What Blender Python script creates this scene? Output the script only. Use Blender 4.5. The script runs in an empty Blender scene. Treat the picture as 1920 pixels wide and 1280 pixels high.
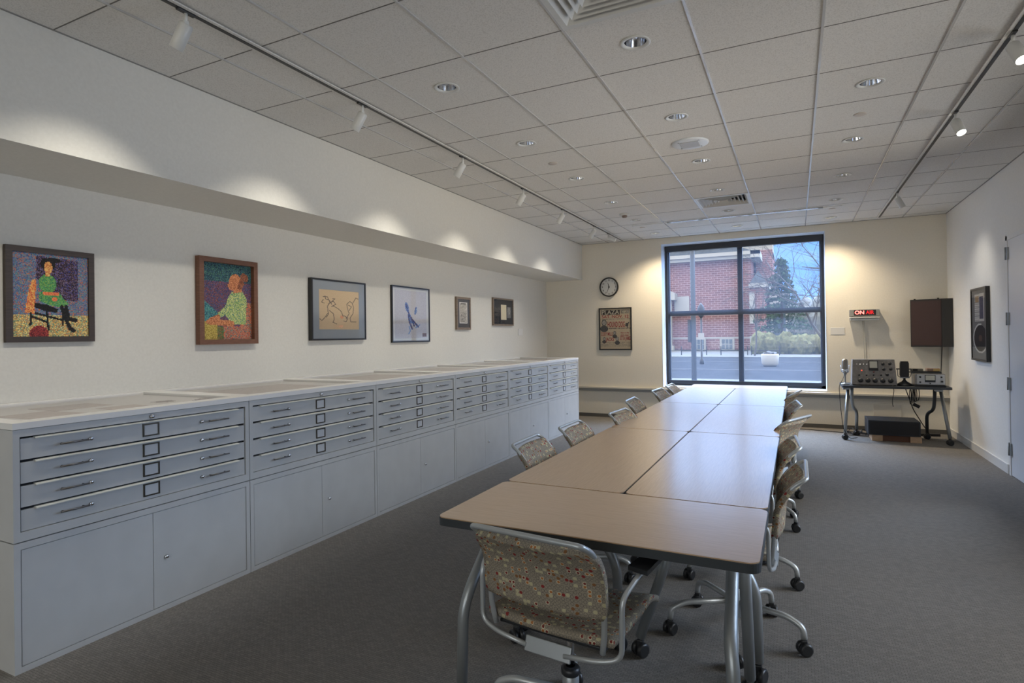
import bpy, bmesh, math, random
from mathutils import Vector, Matrix, Euler
R = math.radians
scene = bpy.context.scene
col = scene.collection
random.seed(7)

# ------------------------------------------------------------------ camera
cam_d = bpy.data.cameras.new('camera'); cam = bpy.data.objects.new('camera', cam_d); col.objects.link(cam)
cam_d.sensor_width = 36; cam_d.lens = 1081.97 / 1920 * 36; cam_d.shift_y = -15.96 / 1920
cam_d.clip_start = .05; cam_d.clip_end = 500
_r = Vector((0.89713557, 0.44153222, -0.01403779)); _u = Vector((0.01485368, 0.00160907, 0.99988838)); _f = Vector((-0.44150553, 0.89724395, 0.00511483))
cam.matrix_world = Matrix(((_r.x, _u.x, -_f.x, 0), (_r.y, _u.y, -_f.y, 0), (_r.z, _u.z, -_f.z, 1.4334), (0, 0, 0, 1)))
scene.camera = cam

# ------------------------------------------------------------------ exposure
scene.view_settings.view_transform = 'Standard'; scene.view_settings.look = 'None'
scene.view_settings.gamma = 1; scene.view_settings.use_curve_mapping = False
scene.view_settings.exposure = 0.62
scene.cycles.use_denoising = True
scene.cycles.max_bounces = 10; scene.cycles.diffuse_bounces = 6; scene.cycles.transparent_max_bounces = 12
scene.cycles.sample_clamp_indirect = 6
scene.cycles.caustics_reflective = False; scene.cycles.caustics_refractive = False

# ------------------------------------------------------------------ world: blue sky, paler and dimmer at the horizon, with clouds
world = bpy.data.worlds.new('sky'); scene.world = world; world.use_nodes = True
nt = world.node_tree; nt.nodes.clear()
def N(t, ty, **k):
    n = t.nodes.new(ty)
    for a, v in k.items(): setattr(n, a, v)
    return n
tc = N(nt, 'ShaderNodeTexCoord'); sep = N(nt, 'ShaderNodeSeparateXYZ'); nt.links.new(tc.outputs['Generated'], sep.inputs[0])
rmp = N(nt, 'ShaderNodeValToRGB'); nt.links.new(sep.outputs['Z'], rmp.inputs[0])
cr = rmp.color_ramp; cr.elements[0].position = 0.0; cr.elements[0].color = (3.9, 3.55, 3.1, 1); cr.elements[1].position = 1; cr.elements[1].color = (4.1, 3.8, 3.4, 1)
for p, c in ((.001, (3.6, 3.25, 2.85)), (.006, (.8, .95, 1.15)), (.10, (.44, .64, .92)), (.155, (.46, .68, 1.0)), (.20, (3.4, 3.6, 3.8)), (.32, (3.75, 3.6, 3.35)), (.5, (4.1, 3.8, 3.4))):  # ground glow and bright band above the view added to light ceiling and tabletops
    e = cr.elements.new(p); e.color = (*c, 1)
mp = N(nt, 'ShaderNodeMapping'); mp.inputs['Scale'].default_value = (1, 1, 3.2); nt.links.new(tc.outputs['Generated'], mp.inputs[0])
nz = N(nt, 'ShaderNodeTexNoise'); nz.inputs['Scale'].default_value = 6; nz.inputs['Detail'].default_value = 6; nt.links.new(mp.outputs[0], nz.inputs[0])
cl = N(nt, 'ShaderNodeValToRGB'); nt.links.new(nz.outputs[0], cl.inputs[0]); cl.color_ramp.elements[0].position = .50; cl.color_ramp.elements[1].position = .68
# high sky on the street side boosted and blued, added light for the room
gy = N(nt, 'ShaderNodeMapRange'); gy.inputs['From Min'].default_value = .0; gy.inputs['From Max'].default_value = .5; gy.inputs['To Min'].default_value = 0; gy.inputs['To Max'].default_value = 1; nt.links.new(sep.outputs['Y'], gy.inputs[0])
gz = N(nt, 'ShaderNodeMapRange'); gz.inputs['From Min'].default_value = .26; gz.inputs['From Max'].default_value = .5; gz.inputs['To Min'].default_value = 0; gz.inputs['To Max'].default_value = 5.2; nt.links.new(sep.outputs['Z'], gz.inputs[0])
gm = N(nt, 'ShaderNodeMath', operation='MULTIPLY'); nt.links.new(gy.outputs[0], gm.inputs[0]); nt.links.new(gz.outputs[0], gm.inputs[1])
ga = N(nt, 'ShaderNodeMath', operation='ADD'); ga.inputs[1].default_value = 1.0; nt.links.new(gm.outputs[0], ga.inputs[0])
mx = N(nt, 'ShaderNodeMixRGB'); mx.inputs[2].default_value = (.85, .86, .88, 1); nt.links.new(cl.outputs[0], mx.inputs[0]); nt.links.new(rmp.outputs[0], mx.inputs[1])
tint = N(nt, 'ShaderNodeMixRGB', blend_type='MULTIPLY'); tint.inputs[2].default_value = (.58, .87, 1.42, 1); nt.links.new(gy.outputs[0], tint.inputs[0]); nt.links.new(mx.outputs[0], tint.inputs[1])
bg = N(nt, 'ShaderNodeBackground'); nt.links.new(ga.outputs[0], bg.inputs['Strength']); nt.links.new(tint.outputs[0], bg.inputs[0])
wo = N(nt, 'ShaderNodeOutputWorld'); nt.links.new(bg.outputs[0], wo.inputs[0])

XL, XB, XR, YB, YF, HC = -4.088, -3.390, 1.876, 9.751, -3.5, 3.031
XC, YC, MW = -3.035, 1.278, 1.2002            # flat file front plane, first unit, unit width
OX0, OX1, OZ0, OZ1 = -2.004, .407, .545, 2.93   # window opening

def portal(name, loc, rot, sx, sy):
    l = bpy.data.lights.new(name, 'AREA'); l.shape = 'RECTANGLE'; l.size = sx; l.size_y = sy; l.energy = 1; l.cycles.is_portal = True
    o = bpy.data.objects.new(name, l); o.location = loc; o.rotation_euler = rot; col.objects.link(o)
portal('window_portal', ((OX0+OX1)/2, YB+.36, (OZ0+OZ1)/2), (R(-90), 0, 0), 2.4, 2.38)
portal('added_side_window_portal', (XR+.16, 4.3, 1.55), (0, R(90), 0), 2.4, 3.7)  # samples the sky through the added side window
portal('added_rear_window_portal', (-1.0, YF-.1, 1.75), (R(90), 0, 0), 4.2, 1.9)  # samples the sky through the added rear window

# ------------------------------------------------------------------ materials
def lin(c):
    return tuple((x/12.92 if x <= .04045 else ((x+.055)/1.055)**2.4) for x in c)
def mat(name, c, rough=.5, metal=0., spec=.5, emit=None, es=0., coat=0.):
    m = bpy.data.materials.new(name); m.use_nodes = True
    b = m.node_tree.nodes['Principled BSDF']
    b.inputs['Base Color'].default_value = (*c, 1); b.inputs['Roughness'].default_value = rough; b.inputs['Metallic'].default_value = metal
    b.inputs['Specular IOR Level'].default_value = spec; b.inputs['Coat Weight'].default_value = coat; b.inputs['Coat Roughness'].default_value = .1
    if emit: b.inputs['Emission Color'].default_value = (*emit, 1); b.inputs['Emission Strength'].default_value = es
    return m
def bsdf(m): return m.node_tree.nodes['Principled BSDF']
def noisy(m, c1, c2, scale=20, detail=4, stretch=(1, 1, 1), bump=0., coords='Object', lo=.3, hi=.7, bdist=.002):
    t = m.node_tree; tcn = N(t, 'ShaderNodeTexCoord'); mpn = N(t, 'ShaderNodeMapping'); mpn.inputs['Scale'].default_value = stretch
    nzn = N(t, 'ShaderNodeTexNoise'); nzn.inputs['Scale'].default_value = scale; nzn.inputs['Detail'].default_value = detail
    r = N(t, 'ShaderNodeValToRGB'); r.color_ramp.elements[0].position = lo; r.color_ramp.elements[1].position = hi
    r.color_ramp.elements[0].color = (*c1, 1); r.color_ramp.elements[1].color = (*c2, 1)
    L = t.links; L.new(tcn.outputs[coords], mpn.inputs[0]); L.new(mpn.outputs[0], nzn.inputs[0]); L.new(nzn.outputs[0], r.inputs[0]); L.new(r.outputs[0], bsdf(m).inputs['Base Color'])
    if bump:
        bn = N(t, 'ShaderNodeBump'); bn.inputs['Strength'].default_value = bump; bn.inputs['Distance'].default_value = bdist
        L.new(nzn.outputs[0], bn.inputs['Height']); L.new(bn.outputs[0], bsdf(m).inputs['Normal'])
    return m
M = {}
M['wall'] = noisy(mat('wall_paint', (.6, .6, .6), .75, spec=.25), (.66, .65, .61), (.70, .69, .65), 60, 3, bump=.08)
M['wallback'] = noisy(mat('wall_paint_back', (.6, .6, .6), .75, spec=.25), (.76, .72, .63), (.80, .76, .665), 60, 3, bump=.08)
M['wallright'] = noisy(mat('wall_paint_right', (.6, .6, .6), .7, spec=.3), (.74, .73, .70), (.78, .77, .74), 60, 3, bump=.08)
M['trim'] = mat('trim_white', (.70, .70, .69), .35)
M['jamb'] = mat('jamb_white', (.68, .72, .77), .4)
M['door'] = mat('door_paint', (.66, .69, .74), .3)
M['tile'] = noisy(mat('ceiling_tile', (.6, .6, .6), .9, spec=.1), (.60, .59, .565), (.72, .71, .685), 150, 5, bump=.5, lo=.36, hi=.52)
M['tbar'] = mat('grid_white', (.50, .50, .50), .16, spec=.6)
M['steel'] = noisy(mat('painted_steel', (.5, .5, .5), .34, spec=.5), (.54, .545, .54), (.57, .575, .57), 8, 2)
M['steellip'] = mat('drawer_lip', (.68, .68, .62), .35)
M['topframe'] = mat('display_top_paint', (.84, .83, .81), .45)
M['topback'] = noisy(mat('display_backing', (.5, .5, .5), .7), (.80, .77, .75), (.86, .83, .81), 3, 3)
M['paper'] = noisy(mat('paper', (.5, .5, .5), .8), (.58, .50, .47), (.68, .60, .56), 30, 3)
M['papercut'] = mat('paper_cutout', (.32, .26, .25), .8)
M['shadowgap'] = mat('dark_gap', (.012, .012, .012), .8)
M['bronze'] = mat('antique_bronze', (.09, .075, .055), .4, .8)
M['pull'] = mat('pull_metal', (.22, .21, .20), .3, .9)
M['chrome'] = mat('chrome', (.75, .76, .78), .12, 1.)
M['alu'] = mat('silver_paint', (.36, .38, .385), .40, .6)
M['alu2'] = mat('silver_tube', (.52, .54, .54), .40, .55)
M['black'] = mat('black_plastic', (.02, .021, .023), .4)
M['blackm'] = mat('black_matte', (.018, .018, .02), .7)
M['edge'] = mat('table_edge_grey', (.05, .056, .06), .4)
M['white'] = mat('white_enamel', (.62, .63, .62), .35)
M['bframe'] = mat('window_bronze', (.018, .022, .032), .4)
M['basebk'] = mat('vinyl_base', (.11, .105, .095), .5)
M['cream'] = mat('cream_plate', (.66, .62, .54), .4)
M['rubber'] = mat('rubber', (.03, .03, .03), .6)
M['lampglow'] = mat('lamp_glow', (.9, .85, .7), .4, emit=(1, .90, .66), es=1.6)
M['spotglow'] = mat('spot_glow', (.9, .9, .8), .4, emit=(1, .95, .82), es=26)
M['spotdim'] = mat('spot_lens', (.9, .9, .8), .4, emit=(1, .92, .75), es=5)

# carpet: short rows of loops
m = mat('carpet', (.1, .1, .1), .95, spec=.08); t = m.node_tree; L = t.links
tcn = N(t, 'ShaderNodeTexCoord'); mpn = N(t, 'ShaderNodeMapping'); mpn.inputs['Scale'].default_value = (1, 1, 1)
bt = N(t, 'ShaderNodeTexBrick'); bt.inputs['Scale'].default_value = 36; bt.inputs['Mortar Size'].default_value = .032; bt.inputs['Mortar Smooth'].default_value = .8
bt.inputs['Color1'].default_value = (.235, .222, .205, 1); bt.inputs['Color2'].default_value = (.19, .18, .168, 1); bt.inputs['Mortar'].default_value = (.085, .08, .074, 1)
bt.inputs['Brick Width'].default_value = .9; bt.inputs['Row Height'].default_value = .42
n2 = N(t, 'ShaderNodeTexNoise'); n2.inputs['Scale'].default_value = 240; n2.inputs['Detail'].default_value = 2
mm = N(t, 'ShaderNodeMixRGB', blend_type='OVERLAY'); mm.inputs[0].default_value = .6
L.new(tcn.outputs['Object'], mpn.inputs[0]); L.new(mpn.outputs[0], bt.inputs[0]); L.new(mpn.outputs[0], n2.inputs[0]); L.new(bt.outputs[0], mm.inputs[1]); L.new(n2.outputs[0], mm.inputs[2]); L.new(mm.outputs[0], bsdf(m).inputs['Base Color'])
bn = N(t, 'ShaderNodeBump'); bn.inputs['Strength'].default_value = .5; bn.inputs['Distance'].default_value = .003; L.new(mm.outputs[0], bn.inputs['Height']); L.new(bn.outputs[0], bsdf(m).inputs['Normal'])
M['carpet'] = m

# maple laminate
m = mat('maple_laminate', (.5, .4, .3), .30, spec=.55)
noisy(m, (.57, .375, .225), (.69, .48, .30), 9, 5, (1.2, 26, 1), lo=.25, hi=.75); bsdf(m).inputs['Coat Weight'].default_value = .55; bsdf(m).inputs['Coat Roughness'].default_value = .2
M['maple'] = m
def wood(name, c1, c2, rough=.5, stretch=(3, 3, 30)):
    return noisy(mat(name, c1, rough), c1, c2, 6, 5, stretch)
M['darkwood'] = wood('dark_frame_wood', (.030, .020, .014), (.055, .035, .024))
M['walnut'] = wood('walnut_frame', (.13, .055, .030), (.20, .09, .05))
M['greywood'] = wood('weathered_frame', (.16, .12, .09), (.26, .20, .15))
M['blackframe'] = mat('black_frame', (.018, .018, .018), .35)
M['oak'] = wood('pale_block', (.50, .33, .20), (.60, .42, .27))
M['brownpanel'] = mat('brown_panel', (.20, .09, .05), .6)

# circles fabric
m = mat('circle_fabric', (.3, .27, .23), .85, spec=.15); t = m.node_tree; L = t.links
tcn = N(t, 'ShaderNodeTexCoord'); mpn = N(t, 'ShaderNodeMapping'); mpn.inputs['Scale'].default_value = (1, 1, 1); L.new(tcn.outputs['UV'], mpn.inputs[0])
vo = N(t, 'ShaderNodeTexVoronoi', voronoi_dimensions='2D'); vo.inputs['Scale'].default_value = 70; vo.inputs['Randomness'].default_value = .28; L.new(mpn.outputs[0], vo.inputs['Vector'])
wn = N(t, 'ShaderNodeSeparateColor'); L.new(vo.outputs['Color'], wn.inputs[0])
def ramp(inp, stops, const=True):
    r = N(t, 'ShaderNodeValToRGB'); r.color_ramp.interpolation = 'CONSTANT' if const else 'LINEAR'
    e = r.color_ramp.elements; e[0].position = stops[0][0]; e[0].color = (*stops[0][1], 1); e[1].position = stops[-1][0]; e[1].color = (*stops[-1][1], 1)
    for p, c in stops[1:-1]: q = e.new(p); q.color = (*c, 1)
    L.new(inp, r.inputs[0]); return r.outputs[0]
def mixc(f, a, b):
    q = N(t, 'ShaderNodeMixRGB'); L.new(f, q.inputs[0])
    for s, v in ((q.inputs[1], a), (q.inputs[2], b)):
        if isinstance(v, tuple): s.default_value = (*v, 1)
        else: L.new(v, s)
    return q.outputs[0]
BK = (.25, .215, .165); GR = (.115, .10, .085)
n3 = N(t, 'ShaderNodeTexNoise'); n3.inputs['Scale'].default_value = 300; L.new(mpn.outputs[0], n3.inputs[0])
base = mixc(n3.outputs[0], (.25, .21, .16), (.39, .335, .255))
D = vo.outputs['Distance']
W0, W1 = (0, 0, 0), (1, 1, 1)
plain = mixc(ramp(D, [(0, W0), (.34, W1), (.42, W0), (1, W0)]), base, GR)                    # faint grey ring
cream = mixc(ramp(D, [(0, W1), (.50, W0), (1, W0)]), base, (.52, .46, .28))
ringd = mixc(ramp(D, [(0, W1), (.50, W0), (1, W0)]), base, (.62, .55, .38))
orange = mixc(ramp(D, [(0, W1), (.34, W0), (1, W0)]), ringd, (.44, .17, .06))
redring = mixc(ramp(D, [(0, W1), (.32, W0), (1, W0)]), ringd, (.20, .035, .03))
red = mixc(ramp(D, [(0, W1), (.42, W0), (1, W0)]), base, (.27, .04, .035))
brown = mixc(ramp(D, [(0, W1), (.42, W0), (1, W0)]), base, (.25, .12, .05))
q = plain
for lo_, c_ in ((.70, cream), (.79, orange), (.85, red), (.90, redring), (.94, brown), (.98, plain)):
    st = N(t, 'ShaderNodeMath', operation='GREATER_THAN'); st.inputs[1].default_value = lo_; L.new(wn.outputs[0], st.inputs[0]); q = mixc(st.outputs[0], q, c_)
L.new(q, bsdf(m).inputs['Base Color']); bn = N(t, 'ShaderNodeBump'); bn.inputs['Strength'].default_value = .3; bn.inputs['Distance'].default_value = .001; L.new(n3.outputs[0], bn.inputs['Height']); L.new(bn.outputs[0], bsdf(m).inputs['Normal'])
M['fabric'] = m

def glassmat(name, tint, refl):
    m = bpy.data.materials.new(name); m.use_nodes = True; t = m.node_tree; t.nodes.clear()
    tr = N(t, 'ShaderNodeBsdfTransparent'); tr.inputs[0].default_value = (*tint, 1); gl = N(t, 'ShaderNodeBsdfGlossy'); gl.inputs['Roughness'].default_value = .02
    fr = N(t, 'ShaderNodeFresnel'); fr.inputs[0].default_value = 1.5; mu = N(t, 'ShaderNodeMath', operation='MULTIPLY'); mu.inputs[1].default_value = refl
    mxs = N(t, 'ShaderNodeMixShader'); o = N(t, 'ShaderNodeOutputMaterial')
    t.links.new(fr.outputs[0], mu.inputs[0]); t.links.new(mu.outputs[0], mxs.inputs[0]); t.links.new(tr.outputs[0], mxs.inputs[1]); t.links.new(gl.outputs[0], mxs.inputs[2]); t.links.new(mxs.outputs[0], o.inputs[0])
    return m
M['pane'] = glassmat('window_glass', (.96, .98, .98), 1.)
M['picglass'] = glassmat('picture_glass', (.99, .99, .99), .7)
# roller screen cloth
m = bpy.data.materials.new('screen_cloth'); m.use_nodes = True; t = m.node_tree; t.nodes.clear()
tr = N(t, 'ShaderNodeBsdfTransparent'); tr.inputs[0].default_value = (.90, .93, .97, 1)
df = N(t, 'ShaderNodeBsdfDiffuse'); df.inputs[0].default_value = (.10, .11, .13, 1); tl = N(t, 'ShaderNodeBsdfTranslucent'); tl.inputs[0].default_value = (.13, .15, .20, 1)
a1 = N(t, 'ShaderNodeMixShader'); a1.inputs[0].default_value = .5; a2 = N(t, 'ShaderNodeMixShader')
tcn = N(t, 'ShaderNodeTexCoord'); wv = N(t, 'ShaderNodeTexWave'); wv.inputs['Scale'].default_value = 42; wv.inputs['Distortion'].default_value = 1.0; t.links.new(tcn.outputs['Object'], wv.inputs[0])
mr = N(t, 'ShaderNodeMapRange'); mr.inputs['To Min'].default_value = .24; mr.inputs['To Max'].default_value = .31; t.links.new(wv.outputs['Fac'], mr.inputs[0]); t.links.new(mr.outputs[0], a2.inputs[0])
o = N(t, 'ShaderNodeOutputMaterial'); t.links.new(df.outputs[0], a1.inputs[1]); t.links.new(tl.outputs[0], a1.inputs[2]); t.links.new(tr.outputs[0], a2.inputs[1]); t.links.new(a1.outputs[0], a2.inputs[2]); t.links.new(a2.outputs[0], o.inputs[0])
M['cloth'] = m
m = mat('painted_picture', (.5, .5, .5), .6, spec=.3); t = m.node_tree
at = N(t, 'ShaderNodeVertexColor'); at.layer_name = 'Col'; t.links.new(at.outputs[0], bsdf(m).inputs['Base Color']); M['pic'] = m

# ------------------------------------------------------------------ mesh helpers
def fillet(pts, r, n=5):
    out = [Vector(pts[0])]
    for i in range(1, len(pts)-1):
        p = Vector(pts[i]); a = (Vector(pts[i-1])-p); b = (Vector(pts[i+1])-p)
        rr = min(r, a.length*.48, b.length*.48); a = p+a.normalized()*rr; b = p+b.normalized()*rr
        for k in range(n+1):
            s = k/n; out.append(a*(1-s)**2+p*2*s*(1-s)+b*s*s)
    out.append(Vector(pts[-1])); return out
class B:
    def __init__(s): s.bm = bmesh.new(); s.uv = None; s.mi = 0
    def _tag(s, before, smooth):
        for f in s.bm.faces:
            if f.index == -1 or f not in before: pass
    def face(s, vs, smooth=False):
        try: f = s.bm.faces.new(vs)
        except ValueError: return None
        f.smooth = smooth; f.material_index = s.mi; return f
    def box(s, lo, hi, rot=None, piv=None, bev=0.):
        lo = Vector(lo); hi = Vector(hi); v = []
        for z in (lo.z, hi.z):
            for x, y in ((lo.x, lo.y), (hi.x, lo.y), (hi.x, hi.y), (lo.x, hi.y)):
                p = Vector((x, y, z))
                if rot is not None: c = Vector(piv) if piv is not None else (lo+hi)/2; p = c+Euler(rot).to_matrix()@(p-c)
                v.append(s.bm.verts.new(p))
        fs = [s.face([v[i] for i in q]) for q in ((0, 3, 2, 1), (4, 5, 6, 7), (0, 1, 5, 4), (1, 2, 6, 5), (2, 3, 7, 6), (3, 0, 4, 7))]
        if bev:
            es = set(e for f in fs for e in f.edges); bmesh.ops.bevel(s.bm, geom=list(es), offset=bev, segments=2, affect='EDGES', profile=.5, material=-1)
        return s
    def cyl(s, p0, p1, r0, r1=None, n=16, cap=True):
        return s.sweep([p0, p1], [r0, r0 if r1 is None else r1], n, cap)
    def tube(s, pts, r, n=10, fil=.05, cap=True):
        p = fillet(pts, fil) if fil and len(pts) > 2 else [Vector(q) for q in pts]
        return s.sweep(p, [r]*len(p), n, cap)
    def sweep(s, pts, rad, n=10, cap=True):
        pts = [Vector(p) for p in pts]; rings = []; up = None
        for i, p in enumerate(pts):
            a = pts[i]-pts[i-1] if i else pts[1]-pts[0]; b = pts[i+1]-pts[i] if i < len(pts)-1 else a
            d = (a.normalized()+b.normalized())
            d = d.normalized() if d.length > 1e-6 else a.normalized()
            if up is None: up = Vector((0, 0, 1)) if abs(d.z) < .9 else Vector((1, 0, 0))
            x = up.cross(d)
            if x.length < 1e-5: x = Vector((1, 0, 0)).cross(d)
            x.normalize(); y = d.cross(x).normalized(); up = y
            rings.append([s.bm.verts.new(p+(x*math.cos(k*2*math.pi/n)+y*math.sin(k*2*math.pi/n))*rad[i]) for k in range(n)])
        for a, b in zip(rings, rings[1:]):
            for k in range(n): s.face([a[k], a[(k+1) % n], b[(k+1) % n], b[k]], True)
        if cap: s.face(rings[0][::-1]); s.face(rings[-1])
        return s
    def lathe(s, prof, c=(0, 0, 0), n=24, mtx=None, cap=True):
        rings = []; c = Vector(c)
        for r, z in prof:
            ring = []
            for k in range(n):
                a = 2*math.pi*k/n; p = Vector((r*math.cos(a), r*math.sin(a), z))
                if mtx is not None: p = mtx@p
                ring.append(s.bm.verts.new(c+p))
            rings.append(ring)
        for a, b in zip(rings, rings[1:]):
            for k in range(n): s.face([a[k], a[(k+1) % n], b[(k+1) % n], b[k]], True)
        if cap and prof[0][0] > 1e-4 and prof[0][1] != prof[1][1]: s.face(rings[0][::-1])
        if cap and prof[-1][0] > 1e-4 and prof[-1][1] != prof[-2][1]: s.face(rings[-1])
        return s
    def prism(s, poly, lo, hi, axis='z'):
        def P(a, b, h): return {'z': (a, b, h), 'y': (a, h, b), 'x': (h, a, b)}[axis]
        A = [s.bm.verts.new(P(a, b, lo)) for a, b in poly]; C = [s.bm.verts.new(P(a, b, hi)) for a, b in poly]
        s.face(A[::-1]); s.face(C); n = len(poly)
        for i in range(n): s.face([A[i], A[(i+1) % n], C[(i+1) % n], C[i]])
        return s
    def quadxz(s, x0, z0, x1, z1, y):
        s.face([s.bm.verts.new(p) for p in ((x0, y, z0), (x1, y, z0), (x1, y, z1), (x0, y, z1))]); return s
    def slab(s, f, nu, nv, th, uvf=None):
        """surface f(u,v)->(point, normal), thickened"""
        uvl = s.bm.loops.layers.uv.verify(); T = []; Bm = []
        for j in range(nv+1):
            T.append([]); Bm.append([])
            for i in range(nu+1):
                p, nn = f(i/nu, j/nv); p = Vector(p); nn = Vector(nn).normalized()
                T[-1].append(s.bm.verts.new(p+nn*th/2)); Bm[-1].append(s.bm.verts.new(p-nn*th/2))
        def q(vs, uvs):
            fc = s.face(vs, True)
            if fc:
                for l, w in zip(fc.loops, uvs): l[uvl].uv = w
        U = uvf or (lambda u, v: (u, v))
        for j in range(nv):
            for i in range(nu):
                w = [U(i/nu, j/nv), U((i+1)/nu, j/nv), U((i+1)/nu, (j+1)/nv), U(i/nu, (j+1)/nv)]
                q([T[j][i], T[j][i+1], T[j+1][i+1], T[j+1][i]], w); q([Bm[j][i], Bm[j+1][i], Bm[j+1][i+1], Bm[j][i+1]], [w[0], w[3], w[2], w[1]])
        for j in range(nv):
            for i in (0, nu):
                a, b, c, d = T[j][i], T[j+1][i], Bm[j+1][i], Bm[j][i]; w = U(i/nu, j/nv); w2 = U(i/nu, (j+1)/nv); o2 = lambda p: (p[0]+th, p[1]); q([a, b, c, d] if i == 0 else [d, c, b, a], [w, w2, o2(w2), o2(w)] if i == 0 else [o2(w), o2(w2), w2, w])
        for i in range(nu):
            for j in (0, nv):
                a, b, c, d = T[j][i], T[j][i+1], Bm[j][i+1], Bm[j][i]; w = U(i/nu, j/nv); w2 = U((i+1)/nu, j/nv); o2 = lambda p: (p[0], p[1]+th); q([d, c, b, a] if j == 0 else [a, b, c, d], [o2(w), o2(w2), w2, w] if j == 0 else [w, w2, o2(w2), o2(w)])
        return s
    def done(s, name, m, parent=None, loc=(0, 0, 0), rot=(0, 0, 0)):
        me = bpy.data.meshes.new(name); s.bm.normal_update(); s.bm.to_mesh(me); s.bm.free()
        for q in (m if isinstance(m, (list, tuple)) else [m]): me.materials.append(M[q] if isinstance(q, str) else q)
        o = bpy.data.objects.new(name, me); col.objects.link(o); o.location = loc; o.rotation_euler = rot
        if parent is not None: o.parent = parent
        return o
def thing(name, label, cat, loc=(0, 0, 0), rz=0., group=None):
    o = bpy.data.objects.new(name, None); col.objects.link(o); o.location = loc; o.rotation_euler = (0, 0, rz); o.empty_display_size = .1
    return tag(o, label, cat, group)
def tag(o, label, cat, group=None, kind=None):
    o['label'] = label; o['category'] = cat
    if group: o['group'] = group
    if kind: o['kind'] = kind
    return o
def struct(o): o['kind'] = 'structure'; return o
def dup(o, parent=None, loc=None, rz=None, label=None):
    c = o.copy(); col.objects.link(c); c.parent = parent
    if loc is not None: c.location = loc
    if rz is not None: c.rotation_euler = (0, 0, rz)
    if label: c['label'] = label
    for ch in list(o.children): dup(ch, c)
    return c
def text(s, size, name, m, parent, loc, rot, ext=.0006, sx=1., align='CENTER'):
    cu = bpy.data.curves.new(name, 'FONT'); cu.body = s; cu.size = size; cu.extrude = ext; cu.align_x = align; cu.align_y = 'CENTER'; cu.offset = size*.018
    tmp = bpy.data.objects.new(name, cu); col.objects.link(tmp); bpy.context.view_layer.update()
    me = bpy.data.meshes.new_from_object(tmp); bpy.data.objects.remove(tmp)
    me.materials.append(M[m] if isinstance(m, str) else m)
    o = bpy.data.objects.new(name, me); col.objects.link(o); o.parent = parent; o.location = loc; o.rotation_euler = rot; o.scale = (sx, 1, 1)
    return o

# ================================================================== ROOM SHELL
X0 = -1.6802; Y0 = 2.8334; T = .6096
struct(B().box((-5.2, YF-.3, -.12), (XR+.3, YB+.001, 0)).done('floor', 'carpet'))
struct(B().box((XL-.15, YF, 0), (XL, YB, 2.41)).done('wall_left', 'wall'))
b = B().box((XL-.15, YF, 2.41), (XB, YB, HC+.3)); struct(b.done('wall_left_bulkhead', 'wall'))
# back wall with window opening
b = B().box((XL-.15, YB, 0), (OX0, YB+.45, HC+.3)).box((OX1, YB, 0), (XR+.2, YB+.45, HC+.3)).box((OX0, YB, OZ1), (OX1, YB+.45, HC+.3)).box((OX0, YB, 0), (OX1, YB+.45, OZ0))
struct(b.done('wall_back', 'wallback'))
b = B(); e = .006
b.box((OX0, YB-.003, OZ0), (OX0+e, YB+.40, OZ1)).box((OX1-e, YB-.003, OZ0), (OX1, YB+.40, OZ1)).box((OX0, YB-.003, OZ1-e), (OX1, YB+.40, OZ1)).box((OX0, YB-.003, OZ0), (OX1, YB+.40, OZ0+e))
struct(b.done('trim_1', 'jamb'))
# right wall with door opening
DY0, DY1, DZ = 6.20, 7.245, 2.345
b = B().box((XR, YF, 0), (XR+.15, 2.5, HC+.3)).box((XR, 6.1, 0), (XR+.15, DY0, HC+.3)).box((XR, 2.5, 0), (XR+.15, 6.1, .35)).box((XR, 2.5, 2.75), (XR+.15, 6.1, HC+.3)).box((XR, DY1, 0), (XR+.15, YB, HC+.3)).box((XR, DY0, DZ), (XR+.15, DY1, HC+.3)); struct(b.done('wall_right', 'wallright'))
# rear wall with an unseen wide window, added to bring in daylight
b = B().box((XL-.15, YF-.2, 0), (-3.1, YF, HC+.3)).box((1.1, YF-.2, 0), (XR+.15, YF, HC+.3)).box((-3.1, YF-.2, 0), (1.1, YF, .8)).box((-3.1, YF-.2, 2.7), (1.1, YF, HC+.3)); struct(b.done('wall_front', 'wall'))
w = struct(B().box((-3.1, YF-.14, .8), (-3.04, YF-.06, 2.7)).box((1.04, YF-.14, .8), (1.1, YF-.06, 2.7)).box((-3.1, YF-.14, 2.64), (1.1, YF-.06, 2.7)).box((-3.1, YF-.14, .8), (1.1, YF-.06, .86)).box((-1.73, YF-.14, .8), (-1.67, YF-.06, 2.7)).box((-.33, YF-.14, .8), (-.27, YF-.06, 2.7)).done('added_window_rear', 'bframe'))
B().quadxz(-3.05, .85, 1.05, 2.65, YF-.1).done('window_pane', 'pane', w)

# unseen window added in the right wall to fill the room with light
q = B()
for y in (2.5, 3.68, 4.86, 6.04): q.box((XR+.06, y, .35), (XR+.12, y+.06, 2.75))
q.box((XR+.06, 2.5, .35), (XR+.12, 6.1, .41)).box((XR+.06, 2.5, 2.69), (XR+.12, 6.1, 2.75))
w = struct(q.done('added_window_side', 'bframe'))
q = B(); q.face([q.bm.verts.new(p) for p in ((XR+.09, 2.55, .4), (XR+.09, 6.05, .4), (XR+.09, 6.05, 2.7), (XR+.09, 2.55, 2.7))]); q.done('window_pane', 'pane', w)

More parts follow.
